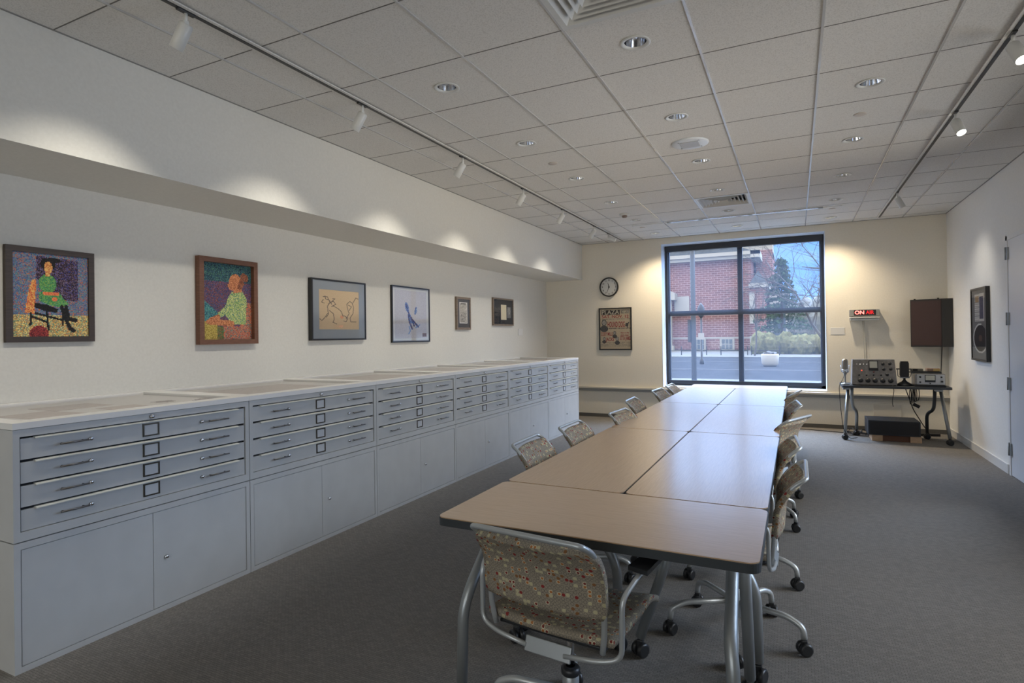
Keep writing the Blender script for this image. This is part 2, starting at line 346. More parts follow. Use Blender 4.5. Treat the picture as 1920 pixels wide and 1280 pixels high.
# ---- ceiling: tiles with round cut-outs for the downlights and square ones for the diffusers
DL = [(X0-T/2, Y0+T/2+2*T*k) for k in range(-4, 6)] + [(X0+1.5*T, Y0+T/2+2*T*k) for k in range(-4, 6)] + [(X0+3.5*T, Y0+T/2+2*T*k) for k in range(-4, 6)]
DL = [(x, y) for x, y in DL if y > YF+.3]
VENT = [(X0+T, Y0-T), (X0+T, Y0+7*T)]
holes = {(round((x-X0)/T-.5), round((y-Y0)/T-.5)) for x, y in DL}; vh = {(round((x-X0)/T), round((y-Y0)/T)) for x, y in VENT}
HR = .066
b = B(); GX0, GX1 = -3, 6
def clampx(x): return min(max(x, XB), XR)
for i in range(-3, 7):
    for j in range(-11, 12):
        xa, xb = clampx(X0+i*T), clampx(X0+(i+1)*T); ya, yb = max(Y0+j*T, YF), min(Y0+(j+1)*T, YB)
        if xb-xa < .005 or yb-ya < .005 or (i, j) in vh: continue
        if (i, j) in holes:
            cx, cy, n = (xa+xb)/2, (ya+yb)/2, 32; ci = []; sq = []; up_ = []
            for k in range(n):
                a = 2*math.pi*k/n; c_, s_ = math.cos(a), math.sin(a); mxx = max(abs(c_), abs(s_))
                ci.append(b.bm.verts.new((cx+HR*c_, cy+HR*s_, HC))); sq.append(b.bm.verts.new((cx+c_/mxx*T/2, cy+s_/mxx*T/2, HC)))
            for k in range(n): b.face([ci[k], sq[k], sq[(k+1) % n], ci[(k+1) % n]][::-1])
        else:
            b.face([b.bm.verts.new(p) for p in ((xa, ya, HC), (xa, yb, HC), (xb, yb, HC), (xb, ya, HC))])
struct(b.done('ceiling', 'tile'))
struct(B().box((XL-.2, YF-.2, HC+.22), (XR+.2, YB+.45, HC+.35)).done('ceiling_slab', 'tile'))
b = B()
for i in range(-2, 6): b.box((X0+i*T-.0065, YF, HC-.006), (X0+i*T+.0065, YB, HC+.002))
struct(b.done('trim_2', 'tbar'))
b = B()
for j in range(-10, 12): b.box((XB, Y0+j*T-.003, HC-.0015), (XR, Y0+j*T+.003, HC+.001))
struct(b.done('trim_3', mat('tile_joint', (.16, .155, .145), .8)))
b = B().box((XB, YF, HC-.003), (XB+.012, YB, HC+.001)).box((XR-.012, YF, HC-.003), (XR, YB, HC+.001)).box((XB, YB-.012, HC-.003), (XR, YB, HC+.001)); struct(b.done('trim_4', mat('edge_angle', (.25, .25, .24), .5)))

# ledge and baseboards
b = B().box((XL, YB-.045, .50), (XR, YB, .528), bev=.002); struct(b.done('trim_5', 'cream'))
b = B().box((XL, YB-.030, .452), (XR, YB, .50)); struct(b.done('trim_6', mat('ledge_front', (.30, .30, .28), .5)))
struct(B().box((XL, YB-.02, 0), (XR, YB, .058)).done('baseboard_back', 'basebk'))
b = B().box((XR-.014, DY1+.05, 0), (XR, YB, .085)).box((XR-.014, YF, 0), (XR, DY0-.05, .085)).box((XR-.018, DY1+.05, .085), (XR, YB, .093)); struct(b.done('baseboard_right', 'trim'))
# panel marks in lower back wall
tag(B().box((.98, YB-.008, .13), (1.32, YB, .38), bev=.002).done('access_panel', 'cream'), 'cream access panel low on the back wall behind the black box', 'panel')

# door in the right wall
d = struct(thing('door_1', '', '', (XR, DY0, 0)));  del d['label']; del d['category']
b = B().box((-.008, .045, .008), (.04, DY1-DY0-.045, DZ-.045)); b.done('door_leaf', 'door', d)
b = B().box((-.014, DY1-DY0-.045, 0), (.1, DY1-DY0+.0, DZ)).box((-.014, 0, 0), (.1, .045, DZ)).box((-.014, 0, DZ-.045), (.1, DY1-DY0, DZ)); b.done('door_frame', 'trim', d)
b = B().box((.02, .045, 0), (.06, DY1-DY0-.045, .008)); b.done('door_gap', 'shadowgap', d)
for z in (2.17, 1.532, .90, .26):
    q = B().box((-.024, DY1-DY0-.075, z-.06), (-.006, DY1-DY0-.012, z+.06)).cyl((-.026, DY1-DY0-.045, z-.062), (-.026, DY1-DY0-.045, z+.062), .0075, n=10).done('hinge', 'alu', d)
q = B().cyl((-.01, .12, 1.02), (-.06, .12, 1.02), .012).tube([(-.055, .12, 1.02), (-.055, .24, 1.02)], .01).done('door_handle', 'alu', d)

# ---- window
GY = YB+.385
w = thing('window_1', '', '', (0, 0, 0)); del w['label']; del w['category']; struct(w)
b = B(); fr = .06
b.box((OX0+.005, GY-.03, OZ0+.008), (OX0+.065, GY+.04, OZ1-.008)).box((OX1-.065, GY-.03, OZ0+.008), (OX1-.005, GY+.04, OZ1-.008)).box((OX0+.005, GY-.03, OZ1-.07), (OX1-.005, GY+.04, OZ1-.008)).box((OX0+.005, GY-.03, OZ0+.008), (OX1-.005, GY+.04, OZ0+.075))
b.done('window_frame', 'bframe', w)
B().box((-.845, GY-.035, OZ0+.07), (-.770, GY+.04, OZ1-.06)).done('mullion', 'bframe', w)
B().box((OX0+.06, GY-.033, 1.735), (OX1-.06, GY+.04, 1.815)).done('transom', 'bframe', w)
for x0, x1 in ((OX0+.06, -.845), (-.770, OX1-.06)):
    for z0, z1 in ((OZ0+.07, 1.735), (1.815, OZ1-.06)): B().quadxz(x0, z0, x1, z1, GY).done('window_pane', 'pane', w)
t_ = thing('roller_blind', 'grey see-through roller screen lowered over the street window', 'blind', ((OX0+OX1)/2, GY-.08, OZ1))
hw = (OX1-OX0)/2-.012
B().box((-hw, -.045, -.105), (hw, .04, -.008), bev=.006).done('cassette', 'bframe', t_)
b = B(); b.face([b.bm.verts.new(p) for p in ((-hw+.03, .0, -.1), (hw-.03, .0, -.1), (hw-.03, .0, -2.29), (-hw+.03, .0, -2.29))]); b.done('screen', 'cloth', t_)
B().box((-hw+.03, -.012, -2.335), (hw-.03, .012, -2.285), bev=.003).done('hem_bar', 'bframe', t_)
B().box((-hw, -.015, -2.33), (-hw+.035, .02, -.10)).done('side_channel', 'bframe', t_); B().box((hw-.035, -.015, -2.33), (hw, .02, -.10)).done('side_channel', 'bframe', t_)
tag(B().box((-1.05, YB+.20, OZ0+.006), (-.72, YB+.27, OZ0+.016)).done('sill_bracket', 'blackm'), 'dark flat bracket lying on the window sill left of centre', 'bracket')
tag(B().box((-.52, YB+.20, OZ0+.006), (-.28, YB+.27, OZ0+.016)).done('sill_bracket', 'blackm'), 'dark flat bracket lying on the window sill right of centre', 'bracket')

# ================================================================== OUTSIDE
GZ = -.3
M['brick'] = mat('brick', (.3, .2, .2), .9); t = M['brick'].node_tree
bt = N(t, 'ShaderNodeTexBrick'); bt.inputs['Scale'].default_value = 1.0; bt.inputs['Brick Width'].default_value = .6; bt.inputs['Row Height'].default_value = .22; bt.inputs['Mortar Size'].default_value = .02
bt.inputs['Color1'].default_value = (.19, .092, .09, 1); bt.inputs['Color2'].default_value = (.145, .072, .074, 1); bt.inputs['Mortar'].default_value = (.36, .26, .25, 1)
tcn = N(t, 'ShaderNodeTexCoord'); mpn = N(t, 'ShaderNodeMapping'); mpn.inputs['Rotation'].default_value = (R(90), 0, 0); t.links.new(tcn.outputs['Object'], mpn.inputs[0]); t.links.new(mpn.outputs[0], bt.inputs[0]); t.links.new(bt.outputs[0], bsdf(M['brick']).inputs['Base Color'])
M['slate'] = noisy(mat('slate_roof', (.2, .2, .2), .8), (.08, .095, .12), (.12, .14, .17), 3, 4)
M['stone'] = mat('white_stone', (.33, .33, .325), .7)
M['road'] = noisy(mat('asphalt', (.2, .2, .2), .9), (.027, .029, .034), (.038, .040, .045), 1.2, 4)
M['pave'] = noisy(mat('pavement', (.5, .5, .5), .9), (.10, .10, .10), (.12, .12, .118), 2, 4)
M['grass'] = noisy(mat('grass', (.1, .2, .05), .95), (.03, .04, .016), (.05, .055, .026), 4, 5)
M['needle'] = noisy(mat('evergreen', (.1, .2, .1), .9), (.02, .04, .028), (.05, .08, .05), 3, 3)
M['hedge'] = noisy(mat('hedge_leaf', (.1, .2, .1), .9), (.06, .065, .03), (.13, .125, .06), 5, 4)
M['bark'] = mat('bark', (.045, .04, .038), .9)
M['glassdark'] = mat('dark_window', (.08, .11, .15), .2)
struct(B().box((-60, YB+.45, GZ-.5), (60, 23, GZ)).done('ground_verge', 'pave'))
struct(B().box((-60, 23, GZ-.5), (60, 44, GZ-.02)).done('ground_road', 'road'))
b = B()
for y in (29, 37): b.box((-60, y, GZ-.02), (60, y+.5, GZ-.012))
tag(b.done('road_marking', mat('road_pale', (.055, .055, .06), 1., spec=0)), 'pale worn stripes running along the asphalt street', 'marking', kind='stuff')
struct(B().box((-60, 44, GZ-.5), (60, 60, GZ+.02)).done('ground_sidewalk', 'pave'))
struct(B().box((-60, 60, GZ-.5), (60, 140, GZ+.03)).done('ground_lawn', 'grass'))
for k_ in ('road', 'pave', 'grass', 'brick', 'stone', 'slate', 'needle', 'hedge'): bsdf(M[k_]).inputs['Specular IOR Level'].default_value = 0.
# brick hall
h = thing('brick_building', 'large red brick hall with white cornice and slate roof across the street', 'building', (-8, 62, GZ))
def bx(lo, hi, nm, m, p=h, bev=0): return B().box(lo, hi, bev=bev).done(nm, m, p)
bx((-14, 0, 0), (4.1, 14, 9.2), 'wall', 'brick')
b = B().prism([(-14.6, 9.75), (4.7, 9.75), (1.2, 11.0), (-3.0, 12.4), (-14.6, 12.4)], 0.2, 15, 'y'); b.done('roof', 'slate', h)
b = B().box((-14.5, -.7, 9.1), (4.75, 0, 9.42)).box((-14.7, -.95, 9.42), (4.95, 0, 9.78)).box((4.1, -.95, 9.1), (4.95, 16, 9.78)); b.done('cornice', 'stone', h)
bx((-14, -.08, .0), (4.15, 0, 1.35), 'plinth', 'brick'); bx((-14, -.12, 1.15), (4.2, 0, 1.32), 'band', 'stone')
b = B().box((1.0, 5, 9.7), (5.9, 9, 11.5)).box((.8, 4.8, 11.5), (6.1, 9.2, 11.8)); b.done('parapet', 'stone', h); bx((4.3, 4, 0), (5.9, 12, 10.4), 'tower', 'brick')
for x in (-1.0, 1.75):
    wf = bx((x-.7, -.2, 0), (x+.7, .0, 1.3), 'window', 'stone'); bx((x-.5, -.24, .12), (x+.5, -.19, 1.08), 'pane', 'glassdark', wf)
    q = B(); 
    for k in (-.17, .17): q.box((x+k-.03, -.27, .12), (x+k+.03, -.23, 1.08))
    q.box((x-.5, -.27, .57), (x+.5, -.23, .63)); q.done('glazing_bar', 'stone', wf)
b = B().box((-4.2, -1.4, 0), (-3.5, -.9, 5.2)).box((-7.5, -1.4, 0), (-6.8, -.9, 5.2)).box((-7.9, -1.6, 5.2), (-3.1, 0, 5.9)).prism([(-7.9, 5.9), (-3.1, 5.9), (-5.5, 7.0)], -1.6, 0, 'y').box((-4.4, -1.5, 0), (-3.3, -.8, .5)); b.done('portico', 'stone', h)
bx((-3.4, -.15, 3.6), (-1.9, 0, 5.6), 'niche', 'stone')
g = thing('brick_annex', 'low brick annex with white quoins right of the brick hall', 'building', (-3.3, 61, GZ))
bx((-.55, -.4, 0), (.75, 4.6, 6.1), 'wall', 'brick', g); bx((-.75, -.7, 6.1), (1.0, 4.8, 6.5), 'cornice', 'stone', g); B().prism([(-.7, 6.5), (.9, 6.5), (.1, 7.7)], -.5, 4.7, 'y').done('roof', 'slate', g)
bx((-.72, -.55, 0), (-.25, -.4, 1.4), 'quoin', 'stone', g); bx((-.72, -.55, 2.6), (-.25, -.4, 5.6), 'quoin', 'stone', g); bx((-.2, -.46, 1.2), (.75, -.4, 1.5), 'band', 'stone', g)
g = thing('white_porch', 'small white porch with dark doorway beside the brick annex', 'porch', (-1.38, 62, GZ))
bx((-.9, 0, 4.4), (.9, 4, 5.6), 'roof', 'stone', g); bx((-.8, 0, 0), (-.6, .2, 4.4), 'column', 'stone', g); bx((.5, 0, 0), (.7, .2, 4.4), 'column', 'stone', g); bx((-.7, 1.5, 0), (.7, 3, 4.4), 'doorway', 'glassdark', g)
g = thing('entrance_steps', 'white entrance steps at the foot of the brick annex', 'steps', (-2.4, 58.5, GZ))
for k in range(4): bx((-.6, .35*k, 0), (.7-.2*k, .35*k+.4, .25+.25*k), 'step', 'stone', g)

def lumpy(c, r, n, amp, rnd, mb=None):
    b = mb or B(); bmm = b.bm; res = bmesh.ops.create_icosphere(bmm, subdivisions=n, radius=1)
    for v in res['verts']:
        k = 1+amp*(rnd.random()-.5); v.co = Vector((c[0]+v.co.x*r[0]*k, c[1]+v.co.y*r[1]*k, c[2]+v.co.z*r[2]*k))
    return b
def cards(b, rnd, c, s, n, size, dens=None):
    for _ in range(n):
        while True:
            p = Vector((rnd.uniform(-1, 1), rnd.uniform(-1, 1), rnd.uniform(-1, 1)))
            if p.length < 1: break
        q = Vector((c[0]+p.x*s[0], c[1]+p.y*s[1], c[2]+p.z*s[2])); d = Vector((rnd.gauss(0, 1), rnd.gauss(0, 1), rnd.gauss(0, 1))).normalized(); e_ = d.orthogonal().normalized()
        b.face([b.bm.verts.new(q+d*size), b.bm.verts.new(q+e_*size*.6), b.bm.verts.new(q-d*size), b.bm.verts.new(q-e_*size*.6)])
rnd = random.Random(3)
g = thing('spruce_tree', 'tall dark evergreen standing right of the brick annex', 'tree', (-1.1, 55, GZ))
B().sweep([(0, 0, 0), (.05, 0, 4), (0, 0, 8.4)], [.16, .1, .02], 8).done('trunk', 'bark', g)
b = B()
for k in range(70):
    z = 1.2+7.0*(k/70); r_ = 2.7*(1-k/76)*rnd.uniform(.6, 1.1)+.1; a = k*2.4; tip = Vector((math.cos(a)*r_, math.sin(a)*r_, z-.15+rnd.uniform(-.2, .2)))
    for s_ in range(5):
        p = Vector((0, 0, z+.1)).lerp(tip, .3+.17*s_); cards(b, rnd, p, (.26, .26, .14), 13, .13)
b.done('foliage', 'needle', g)
def baretree(loc, h_, seed, label, spread=1., lean=0., rad=.11):
    rn = random.Random(seed); g = thing('bare_tree', label, 'tree', loc); b = B()
    def grow(p, d, l, r, lev):
        n = 4; pts = [p]; q = p.copy(); dd = d.copy()
        for i in range(n):
            dd = (dd+Vector((rn.gauss(0, .13), rn.gauss(0, .13), rn.gauss(0, .07)))).normalized(); q = q+dd*l/n; pts.append(q.copy())
        b.sweep(pts, [r*(1-.5*i/n) for i in range(n+1)], 5 if lev else 8, False)
        if lev < 4:
            for i in range(4 if lev < 3 else 3):
                a = rn.uniform(0, 2*math.pi); s_ = dd.orthogonal().normalized(); s_.rotate(Matrix.Rotation(a, 3, dd)); nd = (dd*.75+s_*spread*rn.uniform(.5, .9)+Vector((0, 0, .12))).normalized()
                grow(pts[rn.randint(1 if lev else 2, n)], nd, l*rn.uniform(.55, .75), r*.5, lev+1)
    grow(Vector((0, 0, 0)), Vector((lean, 0, 1)).normalized(), h_*.45, rad, 0)
    b.done('branches', 'bark', g); return g
baretree((1.9, 44, GZ), 11, 5, 'bare branching tree at the right edge of the window view', 1.1, -.08)
baretree((2.3, 84, GZ), 12, 9, 'distant bare tree behind the evergreen', 1., 0.)
baretree((.2, 86, GZ), 12, 12, 'distant bare tree behind the hedge at right', 1., 0.)
baretree((-2.75, 46, GZ), 7.5, 21, 'thin bare sapling in front of the brick annex', .8, .02, .07)
baretree((3.0, 21, GZ), 8.5, 33, 'near bare tree with branches reaching in from the right', 1.3, -.06, .055)
g = B(); rn = random.Random(8)
for k in range(16): lumpy((-2.6+k*.62, 50.3+rn.uniform(-.4, .4), GZ+.5), (.75, 1.0, .95+rn.uniform(0, .35)), 3, .22, rn, g)
tag(g.done('hedge', 'hedge'), 'low olive hedge beyond the street right of the brick hall', 'hedge')
b = B(); rn = random.Random(4)
for k in range(26): lumpy((-14+k*2.3, 118+rn.uniform(-4, 4), GZ+3), (3.2, 3, 3.2+rn.uniform(0, 3)), 3, .25, rn, b)
tag(b.done('tree_line', noisy(mat('far_trees', (.1, .12, .1), .9), (.09, .10, .11), (.14, .15, .15), 2, 4)), 'hazy line of far trees closing the view behind the hall', 'trees', kind='stuff')
g = thing('utility_pole', 'thick grey utility pole close outside the left window half', 'pole', (-2.46, 16, GZ))
B().sweep([(0, 0, 0), (0, 0, 6.5)], [.068, .055], 12).done('shaft', mat('pole_grey', (.05, .055, .065), .8), g)
B().box((-.14, -.06, 1.5), (-.07, .06, 2.1)).done('pole_box', 'blackm', g)
g = thing('street_lamp', 'black street lamp with a white notice in front of the brick hall', 'street lamp', (-4.8, 34, GZ))
B().sweep([(0, 0, 0), (0, 0, .25), (0, 0, .3), (0, 0, 2.6)], [.13, .11, .06, .05], 10).done('post', 'blackm', g)
B().lathe([(.05, 2.6), (.17, 2.75), (.2, 3.1), (.13, 3.3), (.02, 3.45)]).done('lantern', 'blackm', g)
B().box((-.16, -.08, 1.38), (.16, -.06, 1.75)).done('notice', 'stone', g)
g = thing('planter', 'round white concrete planter on the far kerb', 'planter', (-1.22, 32.5, GZ))
B().lathe([(.30, 0), (.40, .12), (.43, .55), (.40, .62), (.36, .62), (.36, .5)], n=28).done('bowl', 'stone', g); lumpy((0, 0, .62), (.33, .33, .14), 3, .3, rn).done('soil', 'bark', g)
for x in (-7.0, -4.0, -1.8):
    g = thing('street_bench', {-7.0: 'dark low rail left of the street lamp', -4.0: 'dark low rail under the basement windows', -1.8: 'dark low rail left of the white planter'}[x], 'rail', (x-.3, 47.5, GZ+.02))
    B().box((-1.0, 0, .30), (1.0, .05, .36)).done('bar', 'blackm', g); B().box((-1.0, 0, 0), (-.93, .05, .7)).done('post', 'blackm', g); B().box((.93, 0, 0), (1.0, .05, .7)).done('post', 'blackm', g)
for o_ in [o for o in bpy.data.objects if o.name.startswith('street_bench')]: o_.name = o_.name.replace('street_bench', 'street_rail')

# ================================================================== CEILING FITTINGS
def colname(x): return 'left' if x < -1.5 else ('middle' if x < 0 else 'right')
ords = ['first', 'second', 'third', 'fourth', 'fifth', 'sixth', 'seventh', 'eighth', 'ninth', 'tenth']
def downlight(x, y, lit, label):
    g = thing('downlight', label, 'ceiling light', (x, y, HC), 0, 'recessed downlights')
    B().lathe([(HR-.002, -.001), (.080, -.001), (.082, -.004), (.078, -.006), (HR-.004, -.004), (HR-.006, .004)], n=32, cap=False).done('trim_ring', 'white', g)
    if lit:
        B().lathe([(HR-.003, .0), (HR-.006, .03), (HR-.02, .09)], n=28, cap=False).done('reflector', 'chrome', g); B().lathe([(.0, .022), (HR-.007, .022)], n=24).done('lamp', 'lampglow', g)
        l = bpy.data.lights.new('downlight_lamp', 'SPOT'); l.energy = 82; l.color = (1, .82, .58); l.spot_size = R(125); l.spot_blend = 1.0; l.shadow_soft_size = .05
        o = bpy.data.objects.new('downlight_lamp', l); col.objects.link(o); o.location = (0, 0, -.012); o.parent = g
    else:
        B().lathe([(HR-.003, .0), (HR-.008, .04), (HR-.022, .10), (.03, .115), (0, .116)], n=24, cap=False).done('reflector', 'chrome', g); B().lathe([(.0, .055), (.012, .055), (.014, .075), (.026, .10), (.03, .114)], n=12).done('bulb', 'white', g)
    return g
protoD = {}
for x, y in DL:
    lit = y > 9
    k = round((y-(Y0+T/2))/(2*T)); key = lit
    if k >= 0:
        lab = ('warm lit' if lit else 'unlit chrome') + ' recessed downlight in the %s ceiling column, %s from the near end' % (colname(x), ords[k])
    else: lab = 'unlit recessed downlight of the %s ceiling column behind the camera, %s back' % (colname(x), ords[-k-1])
    if key not in protoD: protoD[key] = downlight(x, y, lit, lab)
    else: dup(protoD[key], None, (x, y, HC), None, lab)

def diffuser(x, y, label):
    g = thing('air_vent', label, 'air vent', (x, y, HC)); h_ = T/2
    b = B()
    for sx, sy, ex, ey in ((-h_, -h_, h_, -h_+.035), (-h_, h_-.035, h_, h_), (-h_, -h_+.035, -h_+.035, h_-.035), (h_-.035, -h_+.035, h_, h_-.035)): b.box((sx+.004 if sx == -h_ else sx, sy, -.006), (ex, ey, 0))
    b.done('frame', 'white', g)
    b = B(); n = 6
    for k in range(n):
        r0 = h_-.035-k*.042; r1 = r0-.030; z0, z1 = .0, .030
        if r1 < .01: r1 = .01
        A = [b.bm.verts.new((sx*r0, sy*r0, z0-.005)) for sx, sy in ((-1, -1), (1, -1), (1, 1), (-1, 1))]; C = [b.bm.verts.new((sx*r1, sy*r1, z1)) for sx, sy in ((-1, -1), (1, -1), (1, 1), (-1, 1))]
        A2 = [b.bm.verts.new((v.co.x, v.co.y, v.co.z+.003)) for v in A]; C2 = [b.bm.verts.new((v.co.x, v.co.y, v.co.z+.003)) for v in C]
        for i in range(4): b.face([A[i], C[i], C[(i+1) % 4], A[(i+1) % 4]]); b.face([A2[i], A2[(i+1) % 4], C2[(i+1) % 4], C2[i]]); b.face([A[i], A[(i+1) % 4], A2[(i+1) % 4], A2[i]])
    b.done('louvers', 'white', g)
    B().box((-h_, -h_, .06), (h_, h_, .2)).done('duct', 'blackm', g)
diffuser(VENT[0][0]+T/2, VENT[0][1]+T/2, 'white square louvred air diffuser at the top edge of the photo')
diffuser(VENT[1][0]+T/2, VENT[1][1]+T/2, 'white square louvred air diffuser near the window')

# lighting tracks
def track(x, y0, y1, label):
    g = thing('light_track', label, 'light track', (x, y0, HC-.0085))
    B().box((-.030, 0, -.007), (-.011, y1-y0, 0)).box((.011, 0, -.007), (.030, y1-y0, 0)).done('flange', 'tile', g)
    B().box((-.011, 0, -.010), (.011, y1-y0, -.0005)).done('channel', 'black', g)
track(-2.61, YF+.1, 9.60, 'long black lighting track on the ceiling along the picture wall')
track(1.065, YF+.1, 9.48, 'long black lighting track on the ceiling along the door wall')
def track_head(x, y, aim, label, glow='spotdim', energy=40, size=84, colr=(1, .93, .80)):
    g = thing('track_spotlight', label, 'spotlight', (x, y, HC-.010), 0, 'track spotlights')
    a = (Vector(aim)-Vector((x, y, HC-.10))).normalized(); rotm = a.to_track_quat('-Z', 'Y').to_matrix()
    B().box((-.012, -.045, -.016), (.012, .045, 0), bev=.003).done('adapter', 'black', g)
    B().cyl((0, 0, -.016), (0, 0, -.055), .008, n=10).box((-.006, -.012, -.075), (.006, .012, -.05)).done('stem', 'white', g)
    c = Vector((0, 0, -.075)); 
    B().lathe([(.012, .010), (.026, .010), (.032, .003), (.032, -.118), (.030, -.120), (.028, -.118), (.028, -.100)], c, 24, rotm, False).done('can', 'white', g)
    B().lathe([(0, -.101), (.028, -.101)], c, 20, rotm).done('lens', glow, g)
    if energy:
        l = bpy.data.lights.new('spot_lamp', 'SPOT'); l.energy = energy; l.color = colr; l.spot_size = R(size); l.spot_blend = 1.0; l.shadow_soft_size = .025
        o = bpy.data.objects.new('spot_lamp', l); col.objects.link(o); o.parent = g; o.location = c+rotm@Vector((0, 0, -.125)); o.rotation_euler = rotm.to_euler()
    return g
HY = [1.80, 3.06, 4.37, 5.63, 6.80, 8.06]
hl = ['nearest the camera', 'above the walnut framed painting', 'above the figure sketch', 'above the blue watercolour', 'above the narrow document frame', 'second last before the window wall']
for y, s in zip(HY, hl): track_head(-2.61, y, (XL+.2, y-.2, .9), 'white can spotlight on the left track, '+s, energy=27)
for y, s in ((.62, 'added unseen just behind the camera'), (-.7, 'added unseen well behind the camera')): track_head(-2.61, y, (XL+.15, y, .85), 'white can spotlight on the left track, '+s, energy=27)  # unseen lit heads, added along the track for more room light
track_head(-2.61, 8.76, (1.2, YB, 1.35), 'last white can spotlight on the left track, aimed at the radio bench', energy=85, size=44)
for y, s, a, en in ((3.96, 'the nearer of two bright ones', (1.5, 2.9, 1.0), 13), (5.20, 'the farther of two bright ones', (1.5, 4.1, 1.0), 13), (7.88, 'last before the window wall', (XR, 8.2, 1.35), 18)):
    track_head(1.065, y, a, 'white can spotlight on the right track, '+s, 'spotglow' if y < 8 else 'spotdim', en)
track_head(1.065, 3.0, (XR, 3.0, 1.5), 'white can spotlight on the right track, added unseen just out of frame', 'spotglow', 22)  # unseen lit head, added beyond the frame edge to brighten the room

def disc(x, y, r, h_, m, nm, label, cat):
    return tag(B().lathe([(r, 0), (r, -h_*.6), (r*.9, -h_), (0, -h_)], n=28).done(nm, m, None, (x, y, HC)), label, cat)
M['disc'] = mat('cover_paint', (.55, .50, .46), .5)
disc(-2.0, 4.98, .042, .006, 'disc', 'sprinkler_cover', 'flat round sprinkler cover among the left column of downlights', 'sprinkler')
disc(.449, 4.953, .042, .006, 'disc', 'sprinkler_cover', 'flat round pinkish sprinkler cover among the right column of downlights', 'sprinkler')
disc(-2.04, 8.62, .040, .006, 'disc', 'sprinkler_cover', 'flat round sprinkler cover by the left end of the ceiling strip', 'sprinkler')
disc(.445, 8.58, .040, .006, 'disc', 'sprinkler_cover', 'flat round sprinkler cover by the right end of the ceiling strip', 'sprinkler')
g = thing('smoke_detector', 'small white smoke detector near the end of the left track', 'smoke detector', (-2.02, 7.54, HC))
B().lathe([(.068, 0), (.066, -.018), (.045, -.022), (0, -.022)], n=28).done('base', 'white', g); B().lathe([(.035, -.022), (.032, -.044), (.02, -.05), (0, -.05)], n=20).done('sensor', mat('sensor_grey', (.22, .17, .15), .5), g)
g = thing('ceiling_speaker', 'round white ceiling speaker with square grille in the middle column', 'speaker', (-.774, 5.01, HC))
B().lathe([(.150, 0), (.147, -.008), (.135, -.012), (0, -.012)], n=40).done('rim', 'jamb', g)
B().box((-.075, -.075, -.017), (.075, .075, -.012), bev=.002).done('grille', mat('grille_grey', (.45, .46, .48), .5), g)
q = B()
for a in range(4): q.cyl((.115*math.cos(R(45+90*a)), .115*math.sin(R(45+90*a)), -.010), (.115*math.cos(R(45+90*a)), .115*math.sin(R(45+90*a)), -.015), .007, n=10)
q.done('screw', 'alu', g)
g = thing('screen_slot', 'long shiny metal strip across the ceiling in front of the window', 'ceiling strip', (-.65, 8.42, HC))
B().box((-.95, -.032, -.012), (.95, .032, 0), bev=.003).done('strip', mat('strip_satin', (.75, .77, .80), .18, .6), g)
for x in (-.96, .96, -.52, .12): B().box((x-.025, -.036, -.015), (x+.025, .036, 0), bev=.002).done('bracket', 'alu', g)
B().box((-1.5, -.008, -.006), (-.98, .008, 0)).box((.98, -.008, -.006), (1.2, .008, 0)).done('wire_cover', 'white', g)

# ================================================================== FLAT FILES
def flat_file(loc, label):
    g = thing('flat_file_cabinet', label, 'flat file', loc, 0, 'flat files along the picture wall'); W = MW
    b = B().box((-1.045, .002, .568), (-.022, W-.002, 1.055))
    b.box((-.022, .002, .568), (0, .027, 1.055)).box((-.022, 1.173, .568), (0, W-.002, 1.055)).box((-.022, .027, 1.023), (0, 1.173, 1.055)).box((-.022, .027, .568), (0, 1.173, .608)); b.done('body', 'steel', g)
    B().box((-.0225, .027, .608), (-.0215, 1.173, 1.023)).done('recess', 'shadowgap', g)
    dh = .1037; top = 1.022
    for k in range(4):
        z1 = top-k*dh-.004; z0 = z1-dh+.008; zc = z1-.0475
        dr = B().box((-.021, .032, z0), (-.006, 1.168, z1-.004)).done('drawer', 'steel', g)
        B().prism([(-.02, z1-.009), (.006, z1-.009), (.006, z1-.005), (-.006, z1), (-.02, z1)], .085, 1.125, 'y').done('drawer_lip', 'steellip', dr)
        for ya, yb in ((.177, .287), (.922, 1.040)):
            B().tube([(-.006, ya+.012, zc), (.018, ya+.012, zc)], .003, 8).tube([(-.006, yb-.012, zc), (.018, yb-.012, zc)], .003, 8).tube([(.019, ya-.004, zc), (.019, yb+.004, zc)], .0042, 8).done('handle', 'pull', dr)
        for y in (.311, .886): B().lathe([(.0, .012), (.007, .012), (.0095, .008), (.0095, 0)], (-.006, y, zc), 14, Matrix.Rotation(R(90), 3, 'Y')).done('lock', 'chrome', dr)
        q = B(); ya, yb, za, zb = .557, .642, zc-.033, zc+.033
        q.box((-.006, ya, za), (-.001, ya+.007, zb)).box((-.006, yb-.007, za), (-.001, yb, zb)).box((-.006, ya, zb-.007), (-.001, yb, zb)).box((-.006, ya, za), (-.001, yb, za+.007))
        lb = q.done('label_holder', 'bronze', dr); 
        B().box((-.006, ya+.007, za+.007), (-.0045, yb-.007, zb-.007)).done('label_card', mat('card', (.62, .63, .64), .6) if 'card' not in bpy.data.materials else bpy.data.materials['card'], dr)
    B().lathe([(.0, .014), (.008, .014), (.011, .009), (.011, 0)], (0, .600, 1.039), 14, Matrix.Rotation(R(90), 3, 'Y')).done('top_lock', 'chrome', g)
    return g
